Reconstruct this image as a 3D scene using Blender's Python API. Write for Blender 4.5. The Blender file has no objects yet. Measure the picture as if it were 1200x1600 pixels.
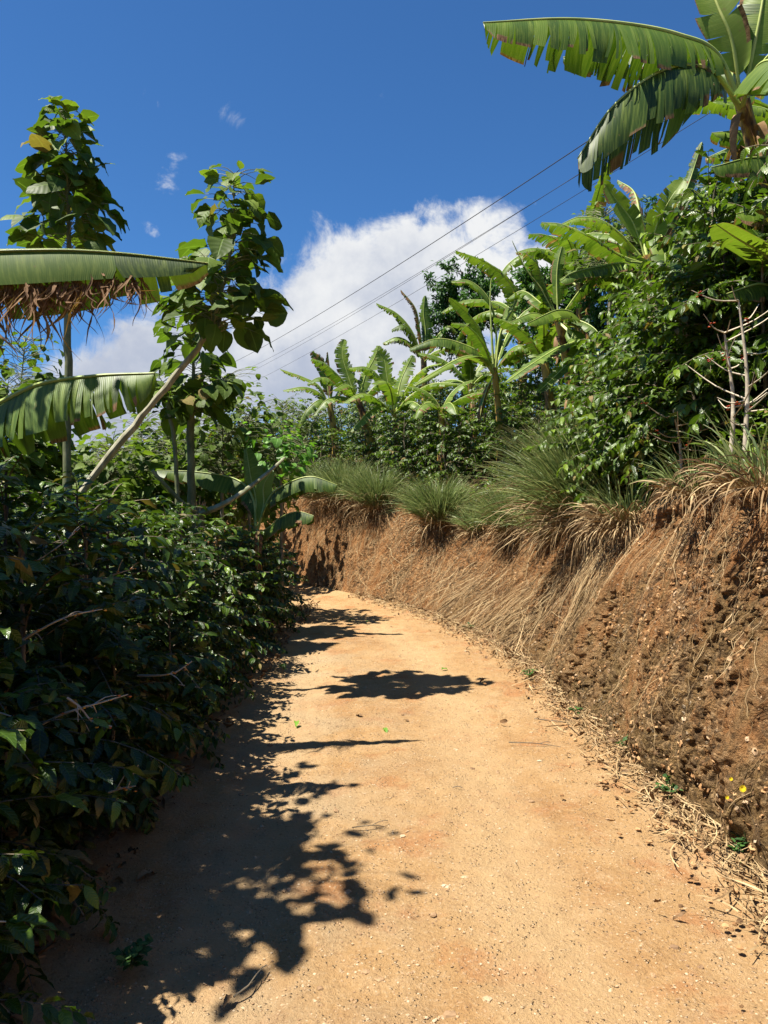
import bpy, math, random
import numpy as np
from mathutils import Vector, noise as mnoise
SC = bpy.context.scene
COL = SC.collection
PI = math.pi
# ------------------------------------------------------------------ camera
CAMZ = 1.6
FPX = 1200.0            # focal length in photo pixels (photo 1200 x 1600)
cam_d = bpy.data.cameras.new('camera')
cam = bpy.data.objects.new('camera', cam_d); COL.objects.link(cam)
cam.location = (0, 0, CAMZ); cam.rotation_euler = (math.radians(90), 0, 0)
cam_d.sensor_fit = 'VERTICAL'; cam_d.sensor_height = 24; cam_d.sensor_width = 18
cam_d.lens = 24 * FPX / 1600
cam_d.clip_start = 0.05; cam_d.clip_end = 3000
SC.camera = cam
SC.render.resolution_x = 768; SC.render.resolution_y = 1024
# ------------------------------------------------------------------ light
ELEV = 65.5; AZ = 14.0   # light travels towards (+x cos AZ, +y sin AZ)
ce, se = math.cos(math.radians(ELEV)), math.sin(math.radians(ELEV))
ca, sa = math.cos(math.radians(AZ)), math.sin(math.radians(AZ))
sun_dir = Vector((ca * ce, sa * ce, -se))
sd = bpy.data.lights.new('sun', 'SUN'); sd.energy = 5.0; sd.angle = math.radians(0.5); sd.color = (1.0, 0.94, 0.84)
sun = bpy.data.objects.new('sun', sd); COL.objects.link(sun)
sun.rotation_euler = sun_dir.to_track_quat('-Z', 'Y').to_euler(); sun.location = (-6, -2, 12)
SC.view_settings.view_transform = 'Standard'; SC.view_settings.look = 'None'
SC.view_settings.exposure = 1.3; SC.view_settings.gamma = 1
SC.cycles.max_bounces = 5; SC.cycles.diffuse_bounces = 2; SC.cycles.glossy_bounces = 2
SC.cycles.transmission_bounces = 3; SC.cycles.transparent_max_bounces = 4

# ------------------------------------------------------------------ node helpers
class NT:
    def __init__(s, tree): s.t = tree; s.n = tree.nodes; s.l = tree.links
    def node(s, typ, **kw):
        nd = s.n.new(typ)
        for k, v in kw.items(): setattr(nd, k, v)
        return nd
    def put(s, sock, v):
        if hasattr(v, 'is_output'): s.l.new(v, sock)
        else:
            if isinstance(v, (tuple, list)) and len(v) == 3 and sock.type == 'RGBA': v = (*v, 1)
            sock.default_value = v
    def math(s, op, a, b=0.0, c=0.0, clamp=False):
        nd = s.node('ShaderNodeMath', operation=op, use_clamp=clamp)
        s.put(nd.inputs[0], a); s.put(nd.inputs[1], b); s.put(nd.inputs[2], c)
        return nd.outputs[0]
    def vmath(s, op, a, b=(0, 0, 0)):
        nd = s.node('ShaderNodeVectorMath', operation=op)
        s.put(nd.inputs[0], a); s.put(nd.inputs[1], b)
        return nd.outputs[0]
    def noise(s, vec, scale, detail=4, rough=.55, dist=0.0, out=0):
        nd = s.node('ShaderNodeTexNoise')
        if vec is not None: s.put(nd.inputs['Vector'], vec)
        nd.inputs['Scale'].default_value = scale; nd.inputs['Detail'].default_value = detail
        nd.inputs['Roughness'].default_value = rough; nd.inputs['Distortion'].default_value = dist
        return nd.outputs[out]
    def ramp(s, fac, stops, interp='LINEAR'):
        nd = s.node('ShaderNodeValToRGB'); cr = nd.color_ramp; cr.interpolation = interp
        while len(cr.elements) < len(stops): cr.elements.new(.5)
        for e, (p, c) in zip(cr.elements, stops):
            e.position = p; e.color = (*c, 1) if len(c) == 3 else c
        s.put(nd.inputs[0], fac); return nd.outputs[0]
    def mix(s, fac, a, b, blend='MIX'):
        nd = s.node('ShaderNodeMix', data_type='RGBA', blend_type=blend)
        s.put(nd.inputs[0], fac); s.put(nd.inputs[6], a); s.put(nd.inputs[7], b)
        return nd.outputs[2]
    def smooth(s, v, a, b):
        nd = s.node('ShaderNodeMapRange', interpolation_type='SMOOTHSTEP')
        s.put(nd.inputs[0], v); nd.inputs[1].default_value = a; nd.inputs[2].default_value = b
        return nd.outputs[0]
    def attr(s, name, out='Fac'):
        nd = s.node('ShaderNodeAttribute', attribute_name=name); return nd.outputs[out]
    def bump(s, h, strength=.5, dist=.01):
        nd = s.node('ShaderNodeBump'); nd.inputs['Strength'].default_value = strength
        nd.inputs['Distance'].default_value = dist; s.put(nd.inputs['Height'], h); return nd.outputs[0]

def new_mat(name):
    m = bpy.data.materials.new(name); m.use_nodes = True; m.node_tree.nodes.clear()
    return m, NT(m.node_tree)

# ------------------------------------------------------------------ world: sky and clouds by direction
W = bpy.data.worlds.new('World'); SC.world = W; W.use_nodes = True
W.node_tree.nodes.clear(); N = NT(W.node_tree)
sky = N.node('ShaderNodeTexSky', sky_type='NISHITA'); sky.sun_disc = False
sky.sun_elevation = math.radians(ELEV); sky.sun_rotation = math.radians(270 - AZ)
sky.altitude = 1200; sky.air_density = 1.0; sky.dust_density = 0.3; sky.ozone_density = 3.0
skycol = N.mix(1.0, sky.outputs[0], (0.44, 0.82, 1.15), 'MULTIPLY')
tc = N.node('ShaderNodeTexCoord'); dvec = tc.outputs['Generated']
sep = N.node('ShaderNodeSeparateXYZ'); N.put(sep.inputs[0], dvec)
az = N.math('ARCTAN2', sep.outputs[0], sep.outputs[1]); el = N.math('ARCSINE', sep.outputs[2])
def dirpx(px, py):
    a = math.atan((px - 600) / FPX); return a, math.atan((800 - py) / FPX * math.cos(a))
warp = N.noise(dvec, 5.5, 7, .6, .2, out=1)
wsep = N.node('ShaderNodeSeparateXYZ'); N.put(wsep.inputs[0], warp)
azw = N.math('MULTIPLY_ADD', N.math('SUBTRACT', wsep.outputs[0], .5), .14, az)
elw = N.math('MULTIPLY_ADD', N.math('SUBTRACT', wsep.outputs[1], .5), .12, el)
blobs = [(700, 395, 110, 70, 1.1), (560, 455, 120, 85, 1.0), (460, 530, 110, 80, .8), (830, 430, 70, 50, .8), (870, 395, 50, 26, .45),
         (640, 570, 300, 90, .9), (210, 560, 95, 65, .95), (60, 660, 180, 70, .8), (330, 650, 200, 60, .7), (800, 310, 50, 26, .40),
         (345, 160, 34, 28, .54), (228, 160, 18, 14, .52), (255, 240, 22, 22, .50), (252, 300, 26, 30, .5), (243, 378, 16, 12, .6)]
B = None
for px, py, rx, ry, amp in blobs:
    a0, e0 = dirpx(px, py)
    dx = N.math('DIVIDE', N.math('SUBTRACT', azw, a0), rx / FPX); dy = N.math('DIVIDE', N.math('SUBTRACT', elw, e0), ry / FPX)
    g = N.math('MULTIPLY', N.math('EXPONENT', N.math('MULTIPLY', N.math('ADD', N.math('MULTIPLY', dx, dx), N.math('MULTIPLY', dy, dy)), -.8)), amp)
    B = g if B is None else N.math('ADD', B, g)
# the rest of the sky has scattered cloud as well
rest = N.math('MULTIPLY', N.smooth(N.noise(dvec, 1.7, 2), .62, .8), N.smooth(N.math('ABSOLUTE', az), .75, 1.1))
B = N.math('ADD', B, rest)
fb = N.noise(dvec, 13, 10, .64, .4)
dens = N.math('MULTIPLY_ADD', N.math('SUBTRACT', fb, .5), 2.3, N.math('MULTIPLY', B, .82))
mask = N.smooth(dens, .40, .95)
lit = N.smooth(N.math('MULTIPLY_ADD', N.math('SUBTRACT', N.noise(dvec, 7, 6, .6), .5), 1.2, N.math('MULTIPLY', N.math('SUBTRACT', el, .1), 1.6)), -.05, .42)
ccol = N.mix(lit, (3.9, 4.35, 5.4), (7.2, 7.3, 7.4))
final = N.mix(mask, skycol, ccol)
bg = N.node('ShaderNodeBackground'); N.put(bg.inputs[0], final); bg.inputs[1].default_value = 0.050
wo = N.node('ShaderNodeOutputWorld'); N.l.new(bg.outputs[0], wo.inputs[0])

# ------------------------------------------------------------------ mesh building
def norm(v): return v / np.maximum(np.linalg.norm(v, axis=-1, keepdims=True), 1e-9)
class MB:
    def __init__(s): s.V = []; s.Q = []; s.U = []; s.R = []; s.D = []; s.n = 0
    def add(s, V, Q, U=None, R=0.5, D=0.0):
        V = np.asarray(V, float).reshape(-1, 3); k = len(V)
        s.V.append(V); s.Q.append(np.asarray(Q, int).reshape(-1, 4) + s.n)
        s.U.append(np.zeros((k, 2)) if U is None else np.asarray(U, float).reshape(-1, 2))
        s.R.append(np.broadcast_to(np.asarray(R, float), (k,)).copy()); s.D.append(np.broadcast_to(np.asarray(D, float), (k,)).copy())
        s.n += k
    def mesh(s, name, mat, smooth=True):
        V = np.concatenate(s.V); Q = np.concatenate(s.Q); U = np.concatenate(s.U)
        m = bpy.data.meshes.new(name); nq = len(Q)
        m.vertices.add(len(V)); m.vertices.foreach_set('co', V.astype(np.float32).ravel())
        m.loops.add(nq * 4); m.loops.foreach_set('vertex_index', Q.astype(np.int32).ravel())
        m.polygons.add(nq); m.polygons.foreach_set('loop_start', np.arange(0, nq * 4, 4, dtype=np.int32))
        m.polygons.foreach_set('use_smooth', np.full(nq, smooth))
        m.update(calc_edges=True)
        ul = m.uv_layers.new(name='UVMap'); ul.data.foreach_set('uv', U[Q.ravel()].astype(np.float32).ravel())
        for nm, arr in (('rnd', s.R), ('dry', s.D)):
            a = m.attributes.new(nm, 'FLOAT', 'POINT'); a.data.foreach_set('value', np.concatenate(arr).astype(np.float32))
        m.materials.append(mat); m.validate(); return m
    def build(s, name, mat, parent=None, smooth=True):
        if not s.V: return None
        o = bpy.data.objects.new(name, s.mesh(name, mat, smooth)); COL.objects.link(o)
        if parent is not None: o.parent = parent
        return o

def tag(o, label=None, cat=None, group=None, kind=None):
    if label: o['label'] = label
    if cat: o['category'] = cat
    if group: o['group'] = group
    if kind: o['kind'] = kind
    return o
def empty(name, loc, label, cat, group=None):
    o = bpy.data.objects.new(name, None); COL.objects.link(o); o.location = loc; o.empty_display_size = .2
    return tag(o, label, cat, group)
def copy_tree(o, parent=None):
    c = o.copy(); COL.objects.link(c); c.parent = parent
    for ch in CHILD.get(o.name, []): copy_tree(ch, c)
    return c
CHILD = {}
def index_children(root):
    CHILD[root.name] = [o for o in COL.objects if o.parent == root]
    for c in CHILD[root.name]: index_children(c)

def P(px, py, Y): return np.array([(px - 600) / FPX * Y, Y, CAMZ - (py - 800) / FPX * Y])
def catmull(pts, n):
    pts = np.asarray(pts, float)
    if len(pts) == 2: t = np.linspace(0, 1, n)[:, None]; return pts[0] * (1 - t) + pts[1] * t
    p = np.vstack([2 * pts[0] - pts[1], pts, 2 * pts[-1] - pts[-2]]); m = len(pts) - 1
    x = np.linspace(0, m, n); i = np.minimum(x.astype(int), m - 1); f = (x - i)[:, None]
    a, b, c, d = p[i], p[i + 1], p[i + 2], p[i + 3]
    return .5 * (2 * b + (c - a) * f + (2 * a - 5 * b + 4 * c - d) * f ** 2 + (3 * b - a - 3 * c + d) * f ** 3)
def tube(mb, pts, rad, sides=6, R=.5, D=0., rough=0.0, rng=None):
    pts = np.asarray(pts, float); n = len(pts)
    rad = np.broadcast_to(np.asarray(rad, float), (n,))
    T = norm(np.gradient(pts, axis=0)); ref = np.array([0, 0, 1.]) if abs(T[:, 2].mean()) < .8 else np.array([1., 0, 0])
    A = norm(np.cross(T, ref)); Bv = np.cross(T, A)
    th = np.linspace(0, 2 * PI, sides + 1)
    rr = rad[:, None] * np.ones((1, sides + 1))
    if rough and rng is not None:
        k = 1 + rough * rng.standard_normal((n, sides)); k = np.hstack([k, k[:, :1]]); rr = rr * k
    V = pts[:, None] + rr[..., None] * (np.cos(th)[None, :, None] * A[:, None] + np.sin(th)[None, :, None] * Bv[:, None])
    L = np.concatenate([[0], np.cumsum(np.linalg.norm(np.diff(pts, axis=0), axis=1))])
    U = np.stack([np.broadcast_to(th / 2 / PI, (n, sides + 1)), np.broadcast_to(L[:, None], (n, sides + 1))], -1)
    mb.add(V, grid_q(n, sides + 1), U, R, D)
    # end cap
    c0 = len(pts) - 1
    for e in (0, c0):
        if rad[e] > .004:
            ring = V[e, :-1]
            c = pts[e][None]
            Vc = np.vstack([ring, c]); k = sides
            q = [(j, (j + 1) % k, k, k) for j in range(k)]
            # quads built from neighbouring pairs of triangles
            if k % 2 == 0:
                mb.add(Vc, [(j, j + 1, (j + 2) % k, k) for j in range(0, k, 2)], None, R, D)
def grid_q(n, m):
    i = np.arange(n - 1)[:, None]; j = np.arange(m - 1)[None]
    a = i * m + j
    return np.stack([a, a + 1, a + m + 1, a + m], -1).reshape(-1, 4)

def leaf_tmpl(rows=5, w=.2, peak=.42, fold=.25, droop=.5, wave=0., b=.9, twist=0., seed=0):
    t = np.linspace(0, 1, rows + 1); a = math.log(.5) / math.log(peak)
    wp = np.maximum(w * np.sin(PI * t ** a) ** b, .004)
    th = -droop * t; st = 1 / rows
    y = np.concatenate([[0], np.cumsum(np.cos((th[1:] + th[:-1]) / 2) * st)]); z = np.concatenate([[0], np.cumsum(np.sin((th[1:] + th[:-1]) / 2) * st)])
    V = np.zeros((rows + 1, 3, 3)); r = np.random.default_rng(seed)
    for j, sx in enumerate((-1, 0, 1)):
        V[:, j, 0] = sx * wp * (1 if sx == 0 else math.cos(fold)); V[:, j, 1] = y
        V[:, j, 2] = z + abs(sx) * wp * math.sin(fold) + (wave * w * np.sin(t * 17 + sx * 1.7 + seed) * abs(sx))
        V[:, j, 2] += sx * wp * twist * t
    U = np.zeros((rows + 1, 3, 2)); U[:, :, 0] = [[0, .5, 1]]; U[:, :, 1] = t[:, None]
    return V.reshape(-1, 3), grid_q(rows + 1, 3), U.reshape(-1, 2)
def scatter(mb, tmpls, pos, fwd, up, size, rnd, dry, rng):
    pos = np.asarray(pos, float); 
    if len(pos) == 0: return
    fwd = norm(np.asarray(fwd, float)); up = np.asarray(up, float); size = np.asarray(size, float); rnd = np.asarray(rnd, float); dry = np.asarray(dry, float)
    pick = rng.integers(0, len(tmpls), len(pos))
    r = norm(np.cross(fwd, up)); n = np.cross(r, fwd)
    for k, (TV, TQ, TU) in enumerate(tmpls):
        m = pick == k; c = int(m.sum())
        if not c: continue
        s = size[m][:, None, None]
        V = pos[m][:, None] + s * (TV[None, :, 0:1] * r[m][:, None] + TV[None, :, 1:2] * fwd[m][:, None] + TV[None, :, 2:3] * n[m][:, None])
        kk = len(TV)
        Q = (TQ[None] + (np.arange(c) * kk)[:, None, None]).reshape(-1, 4)
        mb.add(V, Q, np.tile(TU, (c, 1)), np.repeat(rnd[m], kk), np.repeat(dry[m], kk))

# ------------------------------------------------------------------ materials
def leaf_mat(name, dark, mid, light, drycol=(0.30, .19, .07), rough=.38, trans=.22, veins=16., spec=.5, transcol=None, vs=.35, gap=.5):
    m, n = new_mat(name)
    rnd = n.attr('rnd'); dry = n.attr('dry')
    uv = n.node('ShaderNodeUVMap').outputs[0]; s = n.node('ShaderNodeSeparateXYZ'); n.put(s.inputs[0], uv)
    ox = n.math('ABSOLUTE', n.math('SUBTRACT', s.outputs[0], .5))
    col = n.ramp(rnd, [(0, dark), (.55, mid), (1, light)])
    obj = n.node('ShaderNodeTexCoord').outputs['Object']
    mott = n.noise(obj, 9, 3)
    col = n.mix(n.math('MULTIPLY', n.smooth(mott, .45, .75), .35), col, tuple(c * 1.5 for c in mid))
    midrib = n.smooth(ox, .05, .0)
    col = n.mix(n.math('MULTIPLY', midrib, .5), col, tuple(min(1, c * 2.2 + .02) for c in mid))
    col = n.mix(dry, col, n.mix(n.noise(obj, 30, 3), drycol, tuple(c * .45 for c in drycol)))
    wv = n.math('SINE', n.math('ADD', n.math('MULTIPLY', s.outputs[1], veins * 2 * PI), n.math('MULTIPLY', ox, -18.0)))
    h = n.math('ADD', n.math('MULTIPLY', wv, .5), n.math('MULTIPLY', midrib, -1.2))
    bs = n.bump(h, vs, .004)
    p = n.node('ShaderNodeBsdfPrincipled'); n.put(p.inputs['Base Color'], col); n.put(p.inputs['Roughness'], n.math('MULTIPLY_ADD', dry, .4, rough))
    p.inputs['Specular IOR Level'].default_value = spec; n.l.new(bs, p.inputs['Normal'])
    tr = n.node('ShaderNodeBsdfTranslucent'); n.put(tr.inputs[0], n.mix(1.0, col, transcol or (2.0, 2.3, .9), 'MULTIPLY'))
    mx = n.node('ShaderNodeMixShader'); mx.inputs[0].default_value = trans
    n.l.new(p.outputs[0], mx.inputs[1]); n.l.new(tr.outputs[0], mx.inputs[2])
    o = n.node('ShaderNodeOutputMaterial'); n.l.new(mx.outputs[0], o.inputs[0]); return m
def simple_mat(name, stops, scale=8, rough=.8, bumpd=.005, bumps=.5, stretch=(1, 1, 1), spec=.3, detail=5):
    m, n = new_mat(name)
    obj = n.node('ShaderNodeTexCoord').outputs['Object']; v = n.vmath('MULTIPLY', obj, stretch)
    f = n.noise(v, scale, detail, .6)
    col = n.ramp(n.math('MULTIPLY_ADD', n.math('SUBTRACT', n.attr('rnd'), .5), .5, f), stops)
    p = n.node('ShaderNodeBsdfPrincipled'); n.put(p.inputs['Base Color'], col); p.inputs['Roughness'].default_value = rough
    p.inputs['Specular IOR Level'].default_value = spec
    n.l.new(n.bump(n.noise(v, scale * 3, 5), bumps, bumpd), p.inputs['Normal'])
    o = n.node('ShaderNodeOutputMaterial'); n.l.new(p.outputs[0], o.inputs[0]); return m

M_coffee = leaf_mat('coffee_leaf', (.012, .026, .003), (.033, .064, .006), (.11, .175, .016), rough=.31, trans=.13, veins=9, spec=.32)
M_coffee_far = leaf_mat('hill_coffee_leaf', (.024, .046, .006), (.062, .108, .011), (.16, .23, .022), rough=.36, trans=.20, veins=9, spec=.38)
M_shade = leaf_mat('shade_tree_leaf', (.028, .050, .007), (.072, .115, .015), (.18, .235, .027), rough=.55, trans=.28, veins=6, spec=.22)
M_bright = leaf_mat('bright_leaf', (.045, .11, .015), (.09, .21, .025), (.16, .30, .035), rough=.42, trans=.3, veins=7, spec=.4)
M_fine = leaf_mat('fine_leaf', (.02, .052, .013), (.038, .095, .02), (.07, .15, .03), rough=.5, trans=.2, veins=2, spec=.3)
M_bark = simple_mat('bark', [(.3, (.10, .085, .06)), (.55, (.24, .21, .16)), (.75, (.38, .35, .28))], 14, .85, .004, .6, (1, 1, .4))
M_palebark = simple_mat('pale_bark', [(.3, (.16, .15, .09)), (.55, (.30, .28, .19)), (.75, (.44, .41, .32))], 14, .8, .004, .6, (1, 1, .4))
M_darkbark = simple_mat('coffee_bark', [(.3, (.05, .04, .028)), (.6, (.15, .12, .08)), (.8, (.26, .21, .14))], 22, .85, .003, .5)
M_pale = simple_mat('bare_wood', [(.3, (.22, .17, .11)), (.6, (.42, .35, .25)), (.8, (.55, .48, .36))], 22, .8, .003, .5)
M_green_stem = simple_mat('green_bark', [(.3, (.07, .09, .035)), (.6, (.17, .18, .09)), (.8, (.32, .30, .20))], 9, .7, .003, .5, (1, 1, .6))
M_straw = simple_mat('straw', [(.25, (.12, .07, .03)), (.5, (.28, .185, .085)), (.8, (.46, .34, .18))], 12, .75, .002, .3)
M_litter = simple_mat('dead_leaf', [(.25, (.10, .055, .024)), (.55, (.24, .14, .062)), (.8, (.38, .26, .14))], 10, .75, .002, .4)
M_sheath = simple_mat('banana_sheath', [(.34, (.03, .015, .009)), (.44, (.16, .07, .025)), (.52, (.38, .25, .05)), (.62, (.34, .24, .05)), (.75, (.16, .17, .04))], 6, .6, .004, .6, (1.8, 1.8, .6))
M_midrib = simple_mat('banana_midrib', [(.3, (.20, .28, .06)), (.7, (.42, .46, .14))], 5, .45, .001, .2)
M_berry = simple_mat('berry', [(.3, (.35, .02, .012)), (.55, (.5, .10, .02)), (.8, (.55, .30, .04))], 40, .3, .0005, .1)
M_flower = simple_mat('yellow_petal', [(.3, (.75, .52, .01)), (.7, (.85, .65, .02))], 30, .6, .0005, .1)
M_wire = simple_mat('black_cable', [(.3, (.02, .02, .022)), (.7, (.04, .04, .045))], 5, .6, .0005, .1)
M_wood_torn = simple_mat('torn_wood', [(.3, (.20, .09, .04)), (.55, (.42, .22, .09)), (.8, (.58, .38, .20))], 18, .85, .004, .6, (1, 1, .2))

def banana_mat():
    m, n = new_mat('banana_blade')
    rnd = n.attr('rnd'); dry = n.attr('dry')
    uv = n.node('ShaderNodeUVMap').outputs[0]; s = n.node('ShaderNodeSeparateXYZ'); n.put(s.inputs[0], uv)
    obj = n.node('ShaderNodeTexCoord').outputs['Object']
    col = n.ramp(rnd, [(0, (.022, .050, .006)), (.5, (.070, .128, .013)), (1, (.155, .22, .024))])
    st = n.noise(n.vmath('MULTIPLY', uv, (38, 1.2, 1)), 1.0, 3, .6)
    col = n.mix(n.math('MULTIPLY', n.smooth(st, .4, .75), .55), col, (.20, .26, .045))
    spots = n.smooth(n.noise(obj, 26, 3), .66, .72)
    col = n.mix(n.math('MULTIPLY', spots, .5), col, (.16, .12, .04))
    dcol = n.ramp(n.noise(n.vmath('MULTIPLY', uv, (30, 2, 1)), 1.0, 4, .7), [(.3, (.035, .018, .009)), (.5, (.17, .09, .042)), (.72, (.38, .24, .125))])
    dd = n.smooth(n.math('ADD', dry, n.math('MULTIPLY', n.math('SUBTRACT', n.noise(obj, 14, 4), .5), .5)), .35, .65)
    col = n.mix(dd, col, dcol)
    wv = n.math('SINE', n.math('MULTIPLY', s.outputs[0], 420.0))
    fine = n.noise(n.vmath('MULTIPLY', uv, (70, 2.0, 1)), 1.0, 2)
    h = n.math('ADD', n.math('MULTIPLY', wv, .35), fine)
    p = n.node('ShaderNodeBsdfPrincipled'); n.put(p.inputs['Base Color'], col)
    n.put(p.inputs['Roughness'], n.math('MULTIPLY_ADD', dd, .4, .46)); p.inputs['Specular IOR Level'].default_value = .32
    n.l.new(n.bump(h, .30, .0022), p.inputs['Normal'])
    tr = n.node('ShaderNodeBsdfTranslucent'); n.put(tr.inputs[0], n.mix(1.0, col, (1.7, 1.9, .8), 'MULTIPLY'))
    mx = n.node('ShaderNodeMixShader'); mx.inputs[0].default_value = .26
    n.l.new(p.outputs[0], mx.inputs[1]); n.l.new(tr.outputs[0], mx.inputs[2])
    o = n.node('ShaderNodeOutputMaterial'); n.l.new(mx.outputs[0], o.inputs[0]); return m
M_banana = banana_mat()

def grass_mat(name, c0, c1, c2):
    m, n = new_mat(name)
    uv = n.node('ShaderNodeUVMap').outputs[0]; s = n.node('ShaderNodeSeparateXYZ'); n.put(s.inputs[0], uv)
    col = n.ramp(n.attr('rnd'), [(0, c0), (.6, c1), (1, c2)])
    col = n.mix(n.math('MULTIPLY', n.smooth(s.outputs[1], .85, 1.0), .6), col, (.36, .30, .13))
    col = n.mix(n.smooth(s.outputs[1], .18, .0), col, (.36, .27, .12))
    p = n.node('ShaderNodeBsdfPrincipled'); n.put(p.inputs['Base Color'], col); p.inputs['Roughness'].default_value = .5
    tr = n.node('ShaderNodeBsdfTranslucent'); n.put(tr.inputs[0], col)
    mx = n.node('ShaderNodeMixShader'); mx.inputs[0].default_value = .3
    n.l.new(p.outputs[0], mx.inputs[1]); n.l.new(tr.outputs[0], mx.inputs[2])
    o = n.node('ShaderNodeOutputMaterial'); n.l.new(mx.outputs[0], o.inputs[0]); return m
M_grass = grass_mat('clump_grass', (.075, .115, .028), (.17, .235, .065), (.32, .36, .13))

def road_mat():
    m, n = new_mat('dirt_road')
    obj = n.node('ShaderNodeTexCoord').outputs['Object']
    big = n.noise(obj, .9, 5, .6); med = n.noise(obj, 6, 6, .65); fine = n.noise(obj, 55, 4, .7); vf = n.noise(obj, 210, 3, .7)
    col = n.ramp(big, [(.28, (.28, .148, .056)), (.5, (.34, .205, .088)), (.72, (.39, .255, .125))])
    col = n.mix(n.math('MULTIPLY', n.smooth(med, .42, .72), .55), col, (.39, .26, .135))
    col = n.mix(n.math('MULTIPLY', n.smooth(n.noise(obj, 2.1, 5, .65), .52, .66), .7), col, (.31, .135, .05))
    # greyer wheel-swept gravel along the outer side; 'dry' attribute = across-road coordinate
    ac = n.attr('dry'); gr = n.math('MULTIPLY', n.smooth(n.math('ABSOLUTE', n.math('SUBTRACT', ac, .72)), .42, .1), n.smooth(n.noise(obj, 1.6, 5), .4, .65))
    col = n.mix(n.math('MULTIPLY', gr, .55), col, (.30, .235, .145))
    col = n.mix(n.math('MULTIPLY', n.smooth(fine, .52, .68), .45), col, (.43, .31, .185))
    col = n.mix(n.math('MULTIPLY', n.smooth(fine, .46, .32), .5), col, (.16, .088, .042))
    col = n.mix(n.math('MULTIPLY', n.smooth(n.math('ABSOLUTE', n.math('SUBTRACT', ac, .30)), .11, .02), .5), col, (.42, .29, .15))
    col = n.mix(n.math('MULTIPLY', n.smooth(n.math('ABSOLUTE', n.math('SUBTRACT', n.math('MULTIPLY_ADD', n.noise(obj, .8, 2), .12, ac), .72)), .10, .02), .45), col, (.42, .30, .165))
    col = n.mix(n.math('MULTIPLY', n.smooth(n.noise(obj, 1.3, 7, .75), .58, .7), .5), col, (.25, .16, .09))
    vo = n.node('ShaderNodeTexVoronoi'); n.put(vo.inputs['Vector'], obj); vo.inputs['Scale'].default_value = 48; vo.inputs['Randomness'].default_value = 1
    peb = n.smooth(vo.outputs['Distance'], .34, .12)
    pm = n.math('MULTIPLY', peb, n.smooth(n.noise(obj, 9, 3), .46, .6))
    vsep = n.node('ShaderNodeSeparateColor'); n.put(vsep.inputs[0], vo.outputs['Color'])
    col = n.mix(n.math('MULTIPLY', pm, .55), col, n.ramp(vsep.outputs[0], [(0, (.30, .19, .10)), (.5, (.52, .36, .2)), (1, (.66, .52, .36))]))
    h = n.math('ADD', n.math('MULTIPLY', fine, .8), n.math('ADD', n.math('MULTIPLY', vf, .35), n.math('ADD', n.math('MULTIPLY', pm, .7), n.math('MULTIPLY', med, 1.2))))
    p = n.node('ShaderNodeBsdfPrincipled'); n.put(p.inputs['Base Color'], col); p.inputs['Roughness'].default_value = .9; p.inputs['Specular IOR Level'].default_value = .15
    n.l.new(n.bump(h, 1.0, .020), p.inputs['Normal'])
    o = n.node('ShaderNodeOutputMaterial'); n.l.new(p.outputs[0], o.inputs[0]); return m
M_road = road_mat()

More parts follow.
